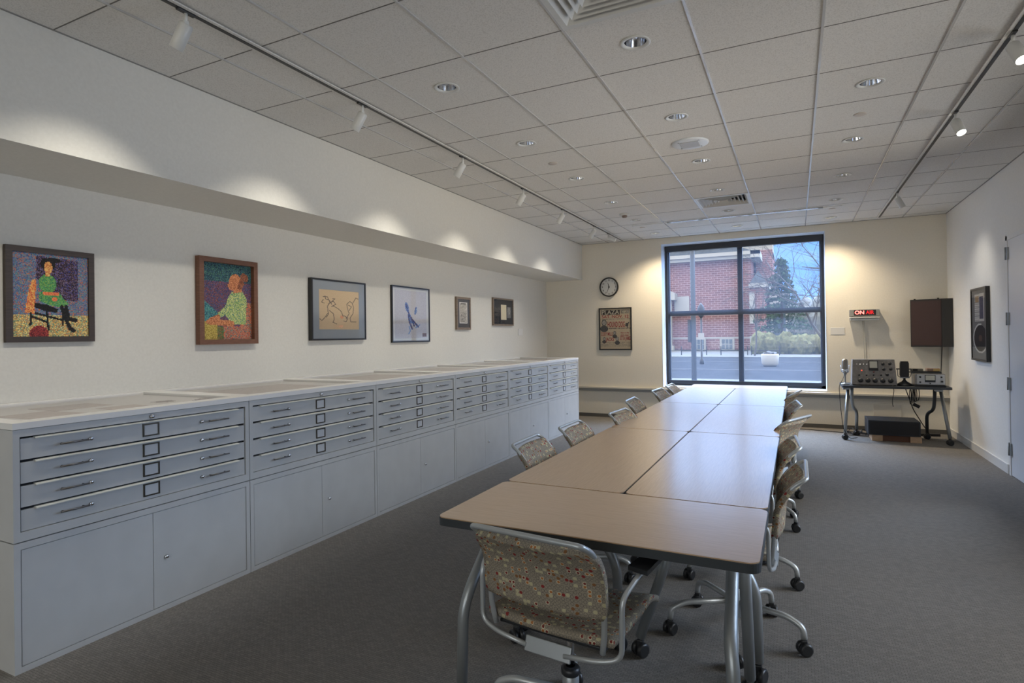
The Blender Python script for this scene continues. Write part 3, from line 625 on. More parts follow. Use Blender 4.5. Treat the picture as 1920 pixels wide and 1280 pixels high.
def cupboard(loc, label):
    g = thing('base_cupboard', label, 'cupboard', loc, 0, 'cupboards under the flat files'); W = MW
    b = B().box((-1.045, .002, 0), (-.016, W-.002, .563)).box((-.016, .002, 0), (0, .027, .563)).box((-.016, 1.173, 0), (0, W-.002, .563)).box((-.016, .027, .534), (0, 1.173, .563)).box((-.016, .027, 0), (0, 1.173, .026)); b.done('body', 'steel', g)
    B().box((-.0165, .027, .026), (-.0155, 1.173, .534)).done('recess', 'shadowgap', g)
    for ya, yb, n in ((.030, .6025, 0), (.6045, 1.170, 1)):
        dd = B().box((-.015, ya, .0285), (-.002, yb, .531), bev=.0015).done('door', 'steel', g)
        if n: B().lathe([(.0, .012), (.008, .012), (.0105, .008), (.0105, 0)], (-.002, .671, .282), 14, Matrix.Rotation(R(90), 3, 'Y')).done('lock', 'chrome', dd)
    return g
def display_top(loc, label):
    g = thing('display_top', label, 'display top', loc, 0, 'display tops on the flat files'); W = MW
    xa, xb, ya, yb = -.975, -.10, .075, 1.15
    b = B().box((-1.05, 0, 1.057), (xa, W-.001, 1.0848)).box((xb, 0, 1.057), (.004, W-.001, 1.0848)).box((xa, 0, 1.057), (xb, ya, 1.0848)).box((xa, yb, 1.057), (xb, W-.001, 1.0848)); b.done('frame', 'topframe', g)
    B().box((xa, ya, 1.057), (xb, yb, 1.066)).done('backing', 'topback', g)
    q = B(); q.face([q.bm.verts.new(p) for p in ((xa, ya, 1.076), (xb, ya, 1.076), (xb, yb, 1.076), (xa, yb, 1.076))]); q.done('glass', 'picglass', g)
where = ['nearest the camera, under the seated woman painting', 'second from the camera, under the walnut framed painting', 'third from the camera, under the figure sketch', 'fourth from the camera, under the blue watercolour', 'fifth from the camera, under the narrow document frame', 'last of the row, next to the window wall']
ff = cb = None
for k in range(6):
    loc = (XC, YC+k*MW, 0)
    if k == 0: ff = flat_file(loc, ''); cb = cupboard(loc, ''); display_top(loc, ''); dt = [o for o in bpy.data.objects if o.name.startswith('display_top')][0]; a_, b_, c_ = ff, cb, dt
    else: a_, b_, c_ = dup(ff, None, loc), dup(cb, None, loc), dup(dt, None, loc)
    a_['label'] = 'grey steel flat file with four drawers, '+where[k]; b_['label'] = 'grey two-door steel cupboard, '+where[k]; c_['label'] = 'glazed pale display top, '+where[k]
def sheet(x, y, w_, h_, rz, label, m='paper'):
    return tag(B().box((-w_/2, -h_/2, 0), (w_/2, h_/2, .0015)).done('paper_sheet', m, None, (x, y, 1.0661), (0, 0, rz)), label, 'paper')
sheet(-3.42, 1.57, .34, .24, .1, 'faint tan sheet at the near left under the first display glass')
sheet(-3.34, 1.93, .24, .2, -.05, 'small darker sheet in the middle of the first display glass')
sheet(-3.68, 1.83, .26, .3, .04, 'pale sheet at the back of the first display glass')
b = B(); rn = random.Random(2)
for k in range(7):
    cx, cy = rn.uniform(-.13, .13), -.14+.045*k; n = 14; poly = [(cx+(.045+.016*math.sin(5*a_+k))*math.cos(a_), cy+(.034+.012*math.sin(4*a_))*math.sin(a_)) for a_ in [2*math.pi*i/n for i in range(n)]]; b.prism(poly, 0, .0015+.0001*k)
tag(b.done('paper_cutout', 'papercut', None, (-3.33, 2.25, 1.0662), (0, 0, .2)), 'wavy dark paper cut-out at the right end of the first display glass', 'paper')
for k in range(1, 6): sheet(-3.5, YC+k*MW+.55, .55, .75, .02*k, 'wide faint print under the display glass '+['', 'second from the camera', 'third from the camera', 'fourth from the camera', 'fifth from the camera', 'farthest from the camera'][k])

# ================================================================== PICTURES
def sd(p, a, b_):
    ax, ay = a; bx_, by = b_; dx, dy = bx_-ax, by-ay; L2 = dx*dx+dy*dy
    k = 0 if L2 == 0 else max(0, min(1, ((p[0]-ax)*dx+(p[1]-ay)*dy)/L2)); return math.hypot(p[0]-ax-k*dx, p[1]-ay-k*dy)
def inpoly(p, P):
    c = False; x, y = p; j = len(P)-1
    for i in range(len(P)):
        if (P[i][1] > y) != (P[j][1] > y) and x < (P[j][0]-P[i][0])*(y-P[i][1])/(P[j][1]-P[i][1])+P[i][0]: c = not c
        j = i
    return c
def ell(p, c, r, a=0):
    dx, dy = p[0]-c[0], p[1]-c[1]; ca, sa = math.cos(a), math.sin(a); return ((dx*ca+dy*sa)/r[0])**2+((-dx*sa+dy*ca)/r[1])**2 < 1
def strokes(p, S, w_): return any(sd(p, S_[i], S_[i+1]) < w_ for S_ in S for i in range(len(S_)-1))
def paint(name, w_, h_, nx, ny, fn, parent, th=.002, seed=1, gain=1.6):
    """flat picture in local x (0..w), z (0..h), facing -y; fn(u,t)->sRGB with t from the top"""
    rn = random.Random(seed); me = bpy.data.meshes.new(name); V = []; F = []; C = []
    for j in range(ny+1):
        for i in range(nx+1): V.append((w_*i/nx, 0, h_*j/ny))
    for j in range(ny):
        for i in range(nx):
            a = j*(nx+1)+i; F.append((a, a+1, a+nx+2, a+nx+1)); c = fn((i+.5)/nx, 1-(j+.5)/ny, rn); c = lin([min(1, max(0, v)) for v in c]); g_ = sum(c)/3; C.append([min(.85, gain*(v*.85+g_*.15)) for v in c])
    me.from_pydata(V, [], F); ca = me.color_attributes.new('Col', 'FLOAT_COLOR', 'CORNER')
    for f, c in zip(me.polygons, C):
        for li in f.loop_indices: ca.data[li].color = (*c, 1)
    me.materials.append(M['pic']); o = bpy.data.objects.new(name, me); col.objects.link(o); o.parent = parent; return o
def picture(nm, label, cat, w_, h_, fw, fd, fm, fn, nx, ny, loc, rz, matw=None, matm=None, glass=True, seed=1, deep=0.):
    g = thing(nm, label, cat, loc, rz)
    q = B()   # frame faces -y, back at y=0
    for a, c in (((0, 0), (w_, fw)), ((0, h_-fw), (w_, h_)), ((0, fw), (fw, h_-fw)), ((w_-fw, fw), (w_, h_-fw))): q.box((a[0], -fd, a[1]), (c[0], -.001, c[1]))
    q.done('frame', fm, g); B().box((fw*.5, -.008, fw*.5), (w_-fw*.5, -.002, h_-fw*.5)).done('backing', 'blackm', g)
    y = -fd+.008 if not deep else -fd+deep; m0 = (fw, fw, w_-fw, h_-fw)
    if matw:
        x0, z0, x1, z1 = m0[0]+matw[0], m0[1]+matw[1], m0[2]-matw[2], m0[3]-matw[3]; q = B()
        for a, c in (((m0[0], m0[1]), (m0[2], z0)), ((m0[0], z1), (m0[2], m0[3])), ((m0[0], z0), (x0, z1)), ((x1, z0), (m0[2], z1))): q.box((a[0], y, a[1]), (c[0], y+.003, c[1]))
        q.done('mat_board', matm, g); m0 = (x0, z0, x1, z1)
    o = paint('artwork', m0[2]-m0[0], m0[3]-m0[1], nx, ny, fn, g, seed=seed); o.location = (m0[0], y+.002, m0[1])
    if glass: B().quadxz(fw, fw, w_-fw, h_-fw, y-.004).done('glass', 'picglass', g)
    return g
pk = lambda rn, pal: pal[rn.randrange(len(pal))]
def jit(c, rn, a=.05): d = rn.uniform(-a, a); return tuple(v+d for v in c)
def f_woman(u, t, rn):
    p = (u, t)
    ball = ell(p, (.33, .97), (.125, .10)); 
    if ball: return jit(pk(rn, [(.48, .10, .12), (.55, .16, .12), (.32, .08, .10)]), rn)
    blk = jit(pk(rn, [(.07, .06, .06), (.10, .09, .09)]), rn, .02)
    if strokes(p, [[(.63, .64), (.68, .78), (.74, .90), (.79, .93)], [(.69, .64), (.72, .78), (.82, .80)]], .026): return blk
    if inpoly(p, [(.27, .60), (.42, .61), (.58, .665), (.56, .71), (.40, .69), (.27, .65)]): return blk
    if strokes(p, [[(.23, .72), (.22, .86)], [(.43, .68), (.45, .92)], [(.64, .66), (.64, .86)], [(.24, .76), (.44, .83)], [(.28, .72), (.64, .80)]], .013): return blk
    if ell(p, (.455, .165), (.055, .075)) or inpoly(p, [(.42, .2), (.48, .2), (.47, .27), (.42, .27)]): return jit(pk(rn, [(.78, .52, .20), (.80, .62, .28), (.70, .40, .16)]), rn)
    if ell(p, (.45, .12), (.10, .075)) or ell(p, (.52, .07), (.10, .03)): return blk
    if inpoly(p, [(.28, .31), (.30, .34), (.27, .73), (.15, .72), (.20, .45), (.24, .33)]): return jit(pk(rn, [(.75, .38, .12), (.80, .48, .16), (.66, .26, .10), (.82, .60, .24)]), rn)
    if inpoly(p, [(.38, .455), (.59, .455), (.60, .50), (.39, .505)]) or ell(p, (.535, .545), (.035, .025)): return jit(pk(rn, [(.80, .42, .16), (.75, .32, .14)]), rn)
    if ell(p, (.445, .36), (.115, .115)) or inpoly(p, [(.34, .46), (.60, .46), (.66, .54), (.73, .60), (.62, .64), (.50, .63), (.33, .57)]): return jit(pk(rn, [(.22, .48, .24), (.30, .55, .28), (.42, .55, .22), (.16, .40, .30), (.24, .50, .24)]), rn)
    if t > .735: return jit(pk(rn, [(.72, .60, .28), (.68, .52, .22), (.30, .46, .36), (.78, .70, .42), (.62, .40, .20), (.45, .50, .40)]), rn)
    if inpoly(p, [(.30, .03), (.86, .05), (.86, .56), (.58, .55), (.30, .30)]): return jit(pk(rn, [(.16, .11, .18), (.22, .14, .20), (.12, .10, .12), (.20, .20, .45), (.30, .20, .26), (.38, .32, .40)]), rn)
    return jit(pk(rn, [(.26, .34, .50), (.34, .42, .50), (.22, .28, .44), (.60, .34, .22), (.28, .44, .46), (.40, .34, .42)]), rn)
def f_profile(u, t, rn):
    p = (u, t)
    skin = [(.62, .36, .18), (.72, .46, .26), (.52, .28, .14), (.66, .40, .24)]
    if ell(p, (.86, .16), (.085, .055), .3) or inpoly(p, [(.80, .13), (.86, .25), (.76, .34), (.70, .30)]): return jit(pk(rn, [(.42, .24, .14), (.55, .30, .18), (.36, .20, .14)]), rn)
    if ell(p, (.66, .23), (.125, .105), -.35) or inpoly(p, [(.54, .24), (.505, .285), (.55, .33), (.60, .35), (.72, .33)]): return jit(pk(rn, skin), rn)
    if inpoly(p, [(.66, .30), (.80, .28), (.80, .36), (.62, .38)]): return jit(pk(rn, skin), rn)
    if strokes(p, [[(.32, .71), (.16, .76)], [(.60, .79), (.20, .77)]], .038): return jit(pk(rn, skin), rn)
    if ell(p, (.17, .77), (.09, .035)): return jit(pk(rn, skin), rn)
    g_ = [(.52, .60, .30), (.42, .54, .32), (.60, .64, .36), (.24, .40, .36), (.66, .66, .42)]
    if inpoly(p, [(.60, .36), (.80, .34), (.90, .45), (.88, .80), (.60, .80), (.46, .68), (.34, .72), (.30, .66), (.46, .56), (.52, .44)]): return jit(pk(rn, g_), rn)
    if u > .76 and t > .5 or (t > .83 and u > .42): return jit(pk(rn, [(.66, .30, .18), (.58, .34, .22), (.34, .44, .40), (.70, .40, .26), (.42, .24, .26)]), rn)
    if t > .76 and u < .3: return jit(pk(rn, [(.60, .52, .16), (.50, .42, .14), (.66, .58, .24)]), rn)
    if t > .83: return jit(pk(rn, [(.30, .36, .18), (.22, .34, .20), (.45, .30, .16)]), rn)
    if u < .3 and t > .46+u*.6: return jit(pk(rn, [(.14, .38, .42), (.20, .46, .48), (.30, .52, .44), (.12, .28, .36)]), rn)
    if t < .24: return jit(pk(rn, [(.10, .24, .30), (.16, .32, .36), (.08, .16, .22), (.22, .38, .32)]), rn)
    return jit(pk(rn, [(.36, .20, .28), (.28, .22, .38), (.20, .26, .38), (.44, .26, .24), (.24, .18, .26)]), rn)
SK = [[(.10, .18), (.20, .18), (.26, .32), (.20, .42), (.22, .62), (.16, .70)], [(.22, .36), (.34, .28), (.40, .36), (.30, .42)], [(.33, .40), (.45, .46), (.54, .54), (.58, .66)], [(.24, .52), (.34, .60), (.36, .74), (.33, .82), (.42, .86)], [(.20, .60), (.12, .72), (.06, .78), (.02, .74)], [(.10, .26), (.06, .32), (.12, .34)],
      [(.76, .26), (.82, .30), (.86, .42), (.84, .58), (.76, .70), (.78, .80), (.92, .80)], [(.76, .26), (.68, .34), (.70, .46), (.74, .58), (.66, .72)], [(.84, .30), (.92, .16), (.98, .18)], [(.60, .64), (.70, .70), (.66, .80), (.60, .78)], [(.72, .36), (.80, .40), (.74, .50)], [(.30, .30), (.38, .22), (.33, .22)], [(.14, .16), (.16, .24), (.24, .26), (.30, .36)]]
def f_sketch(u, t, rn):
    if strokes((u, t), SK, .009): return (.42, .36, .32)
    if ell((u, t), (.55, .68), (.04, .045)): return (.80, .52, .38)
    return jit((.74, .64, .50), rn, .012)
def f_water(u, t, rn):
    p = (u, t)
    if strokes(p, [[(.36, .32), (.42, .46), (.50, .58), (.60, .66), (.70, .74)], [(.42, .50), (.44, .64), (.52, .78)], [(.50, .56), (.58, .72)]], .020): return jit(pk(rn, [(.20, .30, .55), (.30, .42, .66), (.42, .30, .34), (.16, .20, .36)]), rn, .08)
    if ell(p, (.38, .36), (.05, .10), -.3) or ell(p, (.63, .42), (.035, .085), .3) or ell(p, (.47, .60), (.09, .045), .9): return jit(pk(rn, [(.34, .46, .68), (.48, .58, .74), (.24, .34, .60)]), rn, .08)
    if strokes(p, [[(.44, .74), (.47, .82), (.42, .88)], [(.62, .76), (.74, .70)]], .014): return (.42, .54, .72)
    if inpoly(p, [(.82, .87), (.95, .87), (.95, .94), (.82, .94)]): return (.42, .28, .18)
    if t < .03 or t > .97 or u < .04 or u > .96: return (.74, .75, .78)
    return jit((.68, .68, .72), rn, .025)
def f_doc(u, t, rn):
    if u < .07 or u > .93 or t < .04 or t > .96: return (.80, .79, .76)
    if t < .1 and .2 < u < .8 and int(t*60) % 2: return (.3, .3, .32)
    if (int(t*46) % 2 or rn.random() < .2) and rn.random() < .72: return (.34, .34, .36)
    return (.72, .71, .69)
def f_collage(u, t, rn):
    if .38 < u < .66 and .20 < t < .82: return jit((.80, .72, .60), rn, .02)
    if .70 < u < .90 and .28 < t < .74: return jit(pk(rn, [(.50, .50, .48), (.36, .36, .36), (.60, .59, .56)]) if ell((u, t), (.80, .45), (.07, .15)) else (.42, .42, .42), rn, .04)
    if .08 < u < .34 and .32 < t < .66: return jit(pk(rn, [(.22, .21, .22), (.35, .34, .34), (.14, .14, .15)]), rn, .04)
    if .42 < u < .56 and .86 < t < .95: return (.12, .12, .13)
    return jit((.17, .18, .20), rn, .01)
def f_record(u, t, rn):
    p = (u, t)
    if .20 < u < .86 and .06 < t < .46:
        if .24 < u < .5 and .09 < t < .18: return (.62, .50, .34)
        if .54 < u < .82 and .1 < t < .42: return jit((.30, .30, .38), rn, .05)
        return (.74, .73, .70) if (int(t*70) % 2 or u > .54) else (.55, .54, .52)
    d = math.hypot((u-.58)/1.0*.42, (t-.70)*1.0)
    if .19 < d < .215 and (u < .66 or t > .8): return (.72, .72, .70)
    if d < .19: return (.05, .05, .05) if d > .05 else (.30, .22, .16)
    return jit((.40, .40, .39), rn, .01)
M['greymat'] = mat('blue_grey_mat', (.36, .40, .45), .8); M['darkmat'] = mat('dark_mat', (.06, .07, .08), .8); M['slatemat'] = mat('slate_mat', (.10, .11, .14), .8)
LR = R(90)   # left wall: local x -> +y ; faces +x
def onleft(*a, y0, y1, z0, z1, fd=.03, **k): return picture(*a[:3], y1-y0, z1-z0, *a[3:4], fd, *a[4:], (XL, y0, z0), LR, **k)
onleft('framed_painting', 'dark framed dotted painting of a seated woman in a green dress', 'painting', .034, 'darkwood', f_woman, 84, 100, y0=1.686, y1=2.153, z0=1.436, z1=2.002, glass=False)
onleft('framed_painting', 'walnut framed dotted painting of a seated figure in profile', 'painting', .038, 'walnut', f_profile, 80, 110, y0=2.871, y1=3.398, z0=1.400, z1=2.077, fd=.05, glass=False, deep=.035)
onleft('framed_drawing', 'black framed tan pen sketch of two struggling figures', 'drawing', .016, 'blackframe', f_sketch, 110, 100, y0=4.000, y1=4.757, z0=1.416, z1=2.006, fd=.045, matw=(.085, .09, .085, .085), matm='greymat')
onleft('framed_watercolor', 'thin black framed pale picture with blue dancing figure', 'painting', .016, 'blackframe', f_water, 90, 100, y0=5.218, y1=5.963, z0=1.376, z1=2.027, fd=.025, matw=(.012, .012, .012, .012), matm=mat('pale_mat', (.60, .61, .64), .8))
onleft('framed_document', 'narrow grey framed printed clipping', 'picture', .03, 'greywood', f_doc, 36, 70, y0=6.588, y1=6.960, z0=1.528, z1=1.972, fd=.03, matw=(.05, .055, .05, .04), matm='slatemat')
onleft('framed_collage', 'brown framed dark collage with papers and photo', 'picture', .022, 'greywood', f_collage, 80, 60, y0=7.630, y1=8.318, z0=1.594, z1=2.016, fd=.03)
picture('framed_record', 'black framed display of papers and a record on the right wall', 'picture', .60, .82, .022, .04, 'blackframe', f_record, 70, 90, (XR, 8.43, 1.080), R(-90))
def plate(nm, label, cat, lo, hi, m='cream'): return tag(B().box(lo, hi, bev=.002).done(nm, m), label, cat)
plate('switch_plate', 'small white switch plate low on the left wall beyond the pictures', 'switch', (XL, 8.53, 1.44), (XL+.008, 8.70, 1.55), 'trim')
plate('wall_label', 'small white caption card between the window and the on air sign', 'label', (.459, YB-.005, 1.385), (.642, YB, 1.49), 'trim')

# clock
g = thing('wall_clock', 'round black rimmed wall clock above the poster', 'clock', (-2.902, YB, 2.258))
MY = Matrix.Rotation(R(90), 3, 'X')
B().lathe([(.168, 0), (.168, .03), (.160, .038), (.148, .034), (.146, .018)], n=48, mtx=MY, cap=False).done('rim', 'blackframe', g)
B().lathe([(.0, .016), (.148, .016)], n=40, mtx=MY).done('dial', mat('dial_white', (.60, .61, .60), .5), g)
for k in range(1, 13):
    a = R(90-30*k); text(str(k), .038, 'numeral', 'blackm', g, (.118*math.cos(a), -.0175, .118*math.sin(a)), (R(90), 0, 0), .0004)
q = B()
for a, l, w_ in ((R(90-30*11.55), .075, .007), (R(90-6*33.5), .115, .005)):
    d_ = Vector((math.cos(a), 0, math.sin(a))); s_ = Vector((-d_.z, 0, d_.x)); q.face([q.bm.verts.new(v) for v in (d_*-.02+s_*w_+Vector((0, -.021, 0)), d_*-.02-s_*w_+Vector((0, -.021, 0)), d_*l-s_*w_*.5+Vector((0, -.021, 0)), d_*l+s_*w_*.5+Vector((0, -.021, 0)))])
q.cyl((0, -.018, 0), (0, -.024, 0), .012, n=16); q.done('hand', 'blackm', g)

# poster
g = thing('concert_poster', 'black framed old concert poster in red and black print', 'poster', (-3.09, YB, 1.165)); W_, H_ = .577, .73
q = B()
for a, c in (((0, 0), (W_, .02)), ((0, H_-.02), (W_, H_)), ((0, .02), (.02, H_-.02)), ((W_-.02, .02), (W_, H_-.02))): q.box((a[0], -.028, a[1]), (c[0], 0, c[1]))
q.done('frame', 'blackframe', g)
def f_poster(u, t, rn):
    p = (u, t); bgc = (.66, .60, .50)
    if .03 < u < .66 and .025 < t < .145: return (.20, .17, .15)
    if .69 < u < .97 and .03 < t < .12: return (.30, .26, .23) if int(u*60) % 3 else (.62, .57, .48)
    def head(c, s):
        if ell(p, c, (.055*s, .055*s)): return jit((.55, .53, .50), rn, .08)
        if ell(p, c, (.075*s, .078*s)): return jit((.30, .28, .27), rn, .06)
        if ell(p, (c[0], c[1]+.14*s), (.12*s, .075*s)): return jit((.26, .25, .25), rn, .05)
    for c, s in (((.13, .34), 1.1), ((.48, .60), .62), ((.13, .745), .55), ((.56, .75), .68)):
        h_ = head(c, s)
        if h_: return h_
    if ell(p, (.88, .40), (.05, .045), .6) or strokes(p, [[(.84, .43), (.94, .35)], [(.89, .40), (.91, .47)]], .015): return (.24, .23, .23)
    if t < .50 and .475 < t and u > .28: return (.22, .19, .18) if int(u*46) % 2 else bgc
    if .245 < t < .26 or (.82 < t < .95 and int(t*64) % 2): return (.50, .44, .38) if rn.random() < .6 else bgc
    return jit(bgc, rn, .02)
o = paint('sheet', W_-.04, H_-.04, 84, 110, f_poster, g, seed=5, gain=2.1); o.location = (.02, -.012, .02)
M['red'] = mat('poster_red', (.50, .05, .045), .6); M['ink'] = mat('poster_cream', (.82, .76, .62), .6)
def pt(s, u, t, size, m, sx=1.): text(s, size, 'lettering', m, g, (.02+u*(W_-.04), -.0135, .02+(1-t)*(H_-.04)), (R(90), 0, 0), .0005, sx)
pt('PLAZA', .34, .085, .105, 'ink', 1.0); pt('THEATRE', .83, .075, .075, 'ink', .48); pt('SAT. NOV. 12', .5, .195, .07, 'red', 1.15)
pt('HOUND DOG', .53, .395, .13, 'red', .37); pt('CODY MILLS', .22, .63, .085, 'red', .44); pt('JACKS', .32, .765, .085, 'red', .62); pt('ETTA JAMES', .83, .74, .085, 'red', .40); pt('Here is the', .81, .60, .036, 'red', .9); pt('great singer', .81, .655, .036, 'red', .85)
B().quadxz(.02, .02, W_-.02, H_-.02, -.0175).done('glass', 'picglass', g)

# on air sign
g = thing('on_air_sign', 'grey metal on air sign box glowing red on the back wall', 'sign', (.70, YB, 1.587))
B().box((0, -.09, .058), (.37, 0, .156), bev=.004).done('housing', mat('sign_grey', (.33, .33, .31), .4, .3), g)
B().box((.055, -.094, .07), (.325, -.09, .148)).done('face', 'black', g)
B().box((.0, -.12, .030), (.37, 0, .050), bev=.003).box((.01, -.11, .0), (.36, 0, .022), bev=.002).box((.06, -.05, .02), (.075, -.03, .06)).box((.29, -.05, .02), (.305, -.03, .06)).done('lamp_shelf', 'white', g)
text('ON', .072, 'lettering', mat('sign_red_bright', (.8, .1, .1), .4, emit=(1, .10, .08), es=4.5), g, (.125, -.095, .110), (R(90), 0, 0), .001, 1.05)
text('AIR', .070, 'lettering', mat('sign_red_dim', (.6, .02, .02), .4, emit=(.8, .01, .02), es=.7), g, (.252, -.095, .110), (R(90), 0, 0), .001, .9)
tag(B().tube([(.868, YB-.012, 1.59), (.880, YB-.010, 1.2), (.885, YB-.012, .8)], .0022, 6, 0).tube([(.885, YB-.012, 1.59), (.905, YB-.010, 1.2), (.90, YB-.012, .8)], .0022, 6, 0).done('sign_cable', mat('grey_cord', (.38, .37, .33), .6)), 'thin pale double cord hanging below the on air sign', 'cable')

# corner loudspeaker
g = thing('corner_loudspeaker', 'dark brown wedge loudspeaker cabinet high in the back right corner', 'loudspeaker', (0, 0, 1.205))
P_ = [(1.455, YB-.004), (1.425, YB-.14), (1.755, YB-.30), (1.872, YB-.30), (1.872, YB-.004)]
B().prism(P_, 0, .648).done('cabinet', 'blackframe', g)
a, c = Vector((1.425, YB-.14, 0)), Vector((1.755, YB-.30, 0)); n_ = Vector((-(c-a).y, (c-a).x, 0)).normalized()*-1
q = B(); p0, p1 = a.lerp(c, .03)+n_*.003, a.lerp(c, .97)+n_*.003
q.face([q.bm.verts.new(v) for v in (p0+Vector((0, 0, .02)), p1+Vector((0, 0, .02)), p1+Vector((0, 0, .628)), p0+Vector((0, 0, .628)))]); q.done('grille', mat('brown_grille', (.045, .022, .020), .45), g)
for s_ in (.16, .9): q = a.lerp(c, s_); B().cyl((q.x, q.y+.03, .648), (q.x, q.y+.03, .66), .012, n=10).done('knob', 'blackm', g)
tag(B().tube([(1.80, YB-.02, 1.205), (1.79, YB-.015, .95), (1.76, YB-.02, .60)], .005, 8, .05).done('speaker_cable', 'blackm'), 'black cable hanging below the corner loudspeaker', 'cable')

# ================================================================== TABLES
def rrect(x0, y0, x1, y1, r, n=6):
    P = []
    for cx, cy, a0 in ((x1-r, y0+r, -90), (x1-r, y1-r, 0), (x0+r, y1-r, 90), (x0+r, y0+r, 180)):
        for k in range(n+1): a = R(a0+90*k/n); P.append((cx+r*math.cos(a), cy+r*math.sin(a)))
    return P
def caster(parent, x, y, s=1., a=0., nm='caster', ztop=.085):
    b = B(); ca, sa = math.cos(a), math.sin(a)
    for o_ in (-.015, .015):
        c = Vector((x-sa*o_*s, y+ca*o_*s, .028*s)); d_ = Vector((-sa, ca, 0))*.0105*s; b.sweep([c-d_, c-d_*.6, c+d_*.6, c+d_], [.021*s, .028*s, .028*s, .021*s], 18)
    b.box((x-.012*s, y-.012*s, .03*s), (x+.012*s, y+.012*s, .066*s), bev=.003); b.cyl((x, y, .05*s), (x, y, ztop), .006, n=8)
    return b.done(nm, 'black', parent)
def table(W_, Dp, loc, rz, label, flip=1, ht=.737, topm='maple', group='maple tables pushed together', nm='folding_table'):
    """long side along x; loc = centre on floor"""
    g = thing(nm, label, 'table', loc, rz, group)
    B().prism(rrect(-W_/2+.003, -Dp/2+.003, W_/2-.003, Dp/2-.003, .035), ht-.004, ht).done('tabletop', topm, g)
    B().prism(rrect(-W_/2, -Dp/2, W_/2, Dp/2, .037), ht-.033, ht-.0045).done('edge_band', 'edge', g)
    zt = ht-.033
    B().box((-W_/2+.12, -.035, zt-.018), (W_/2-.12, .035, zt-.0)).done('beam', 'edge', g)
    for s_ in (-1, 1):
        x = s_*(W_/2-.075); f = flip
        B().box((x-.03, -.09, zt-.03), (x+.03, .09, zt), bev=.004).done('leg_bracket', 'alu', g)
        B().tube([(x, f*.045, zt-.02), (x, f*(Dp/2-.045), .085)], .0215, 14, 0).done('leg', 'alu', g)
        B().tube([(x-s_*.03, -f*.0, zt-.02), (x-s_*.03, -f*.03, .60), (x-s_*.022, -f*(Dp/2-.09), .44), (x-s_*.012, -f*(Dp/2-.055), .36), (x-s_*.005, -f*(Dp/2-.05), .085)], .0215, 14, .12).done('leg', 'alu', g)
        caster(g, x, f*(Dp/2-.045), 1.15, .6*s_); caster(g, x-s_*.005, -f*(Dp/2-.05), 1.15, -.4)
    return g
tx0, txm, tx1 = -1.268, -.690, -.106; TY = [1.878, 2.480, 4.232, 5.958, 7.69, 8.225]
table(tx1-tx0, TY[1]-TY[0]-.004, ((tx0+tx1)/2, (TY[0]+TY[1])/2, 0), 0, 'maple topped folding table set crosswise at the near end', 1)
for j, wh in ((1, 'nearest pair'), (2, 'middle pair'), (3, 'far pair')):
    for x0_, x1_, sd_ in ((tx0, txm, 'left'), (txm, tx1, 'right')):
        table(TY[j+1]-TY[j]-.006, x1_-x0_-.004, ((x0_+x1_)/2, (TY[j]+TY[j+1])/2, 0), R(90), 'maple topped folding table, %s one of the %s of lengthwise tables' % (sd_, wh), 1 if sd_ == 'left' else 1)
table(tx1-tx0, TY[5]-TY[4]-.004, ((tx0+tx1)/2, (TY[4]+TY[5])/2, 0), 0, 'maple topped folding table set crosswise at the window end', -1)

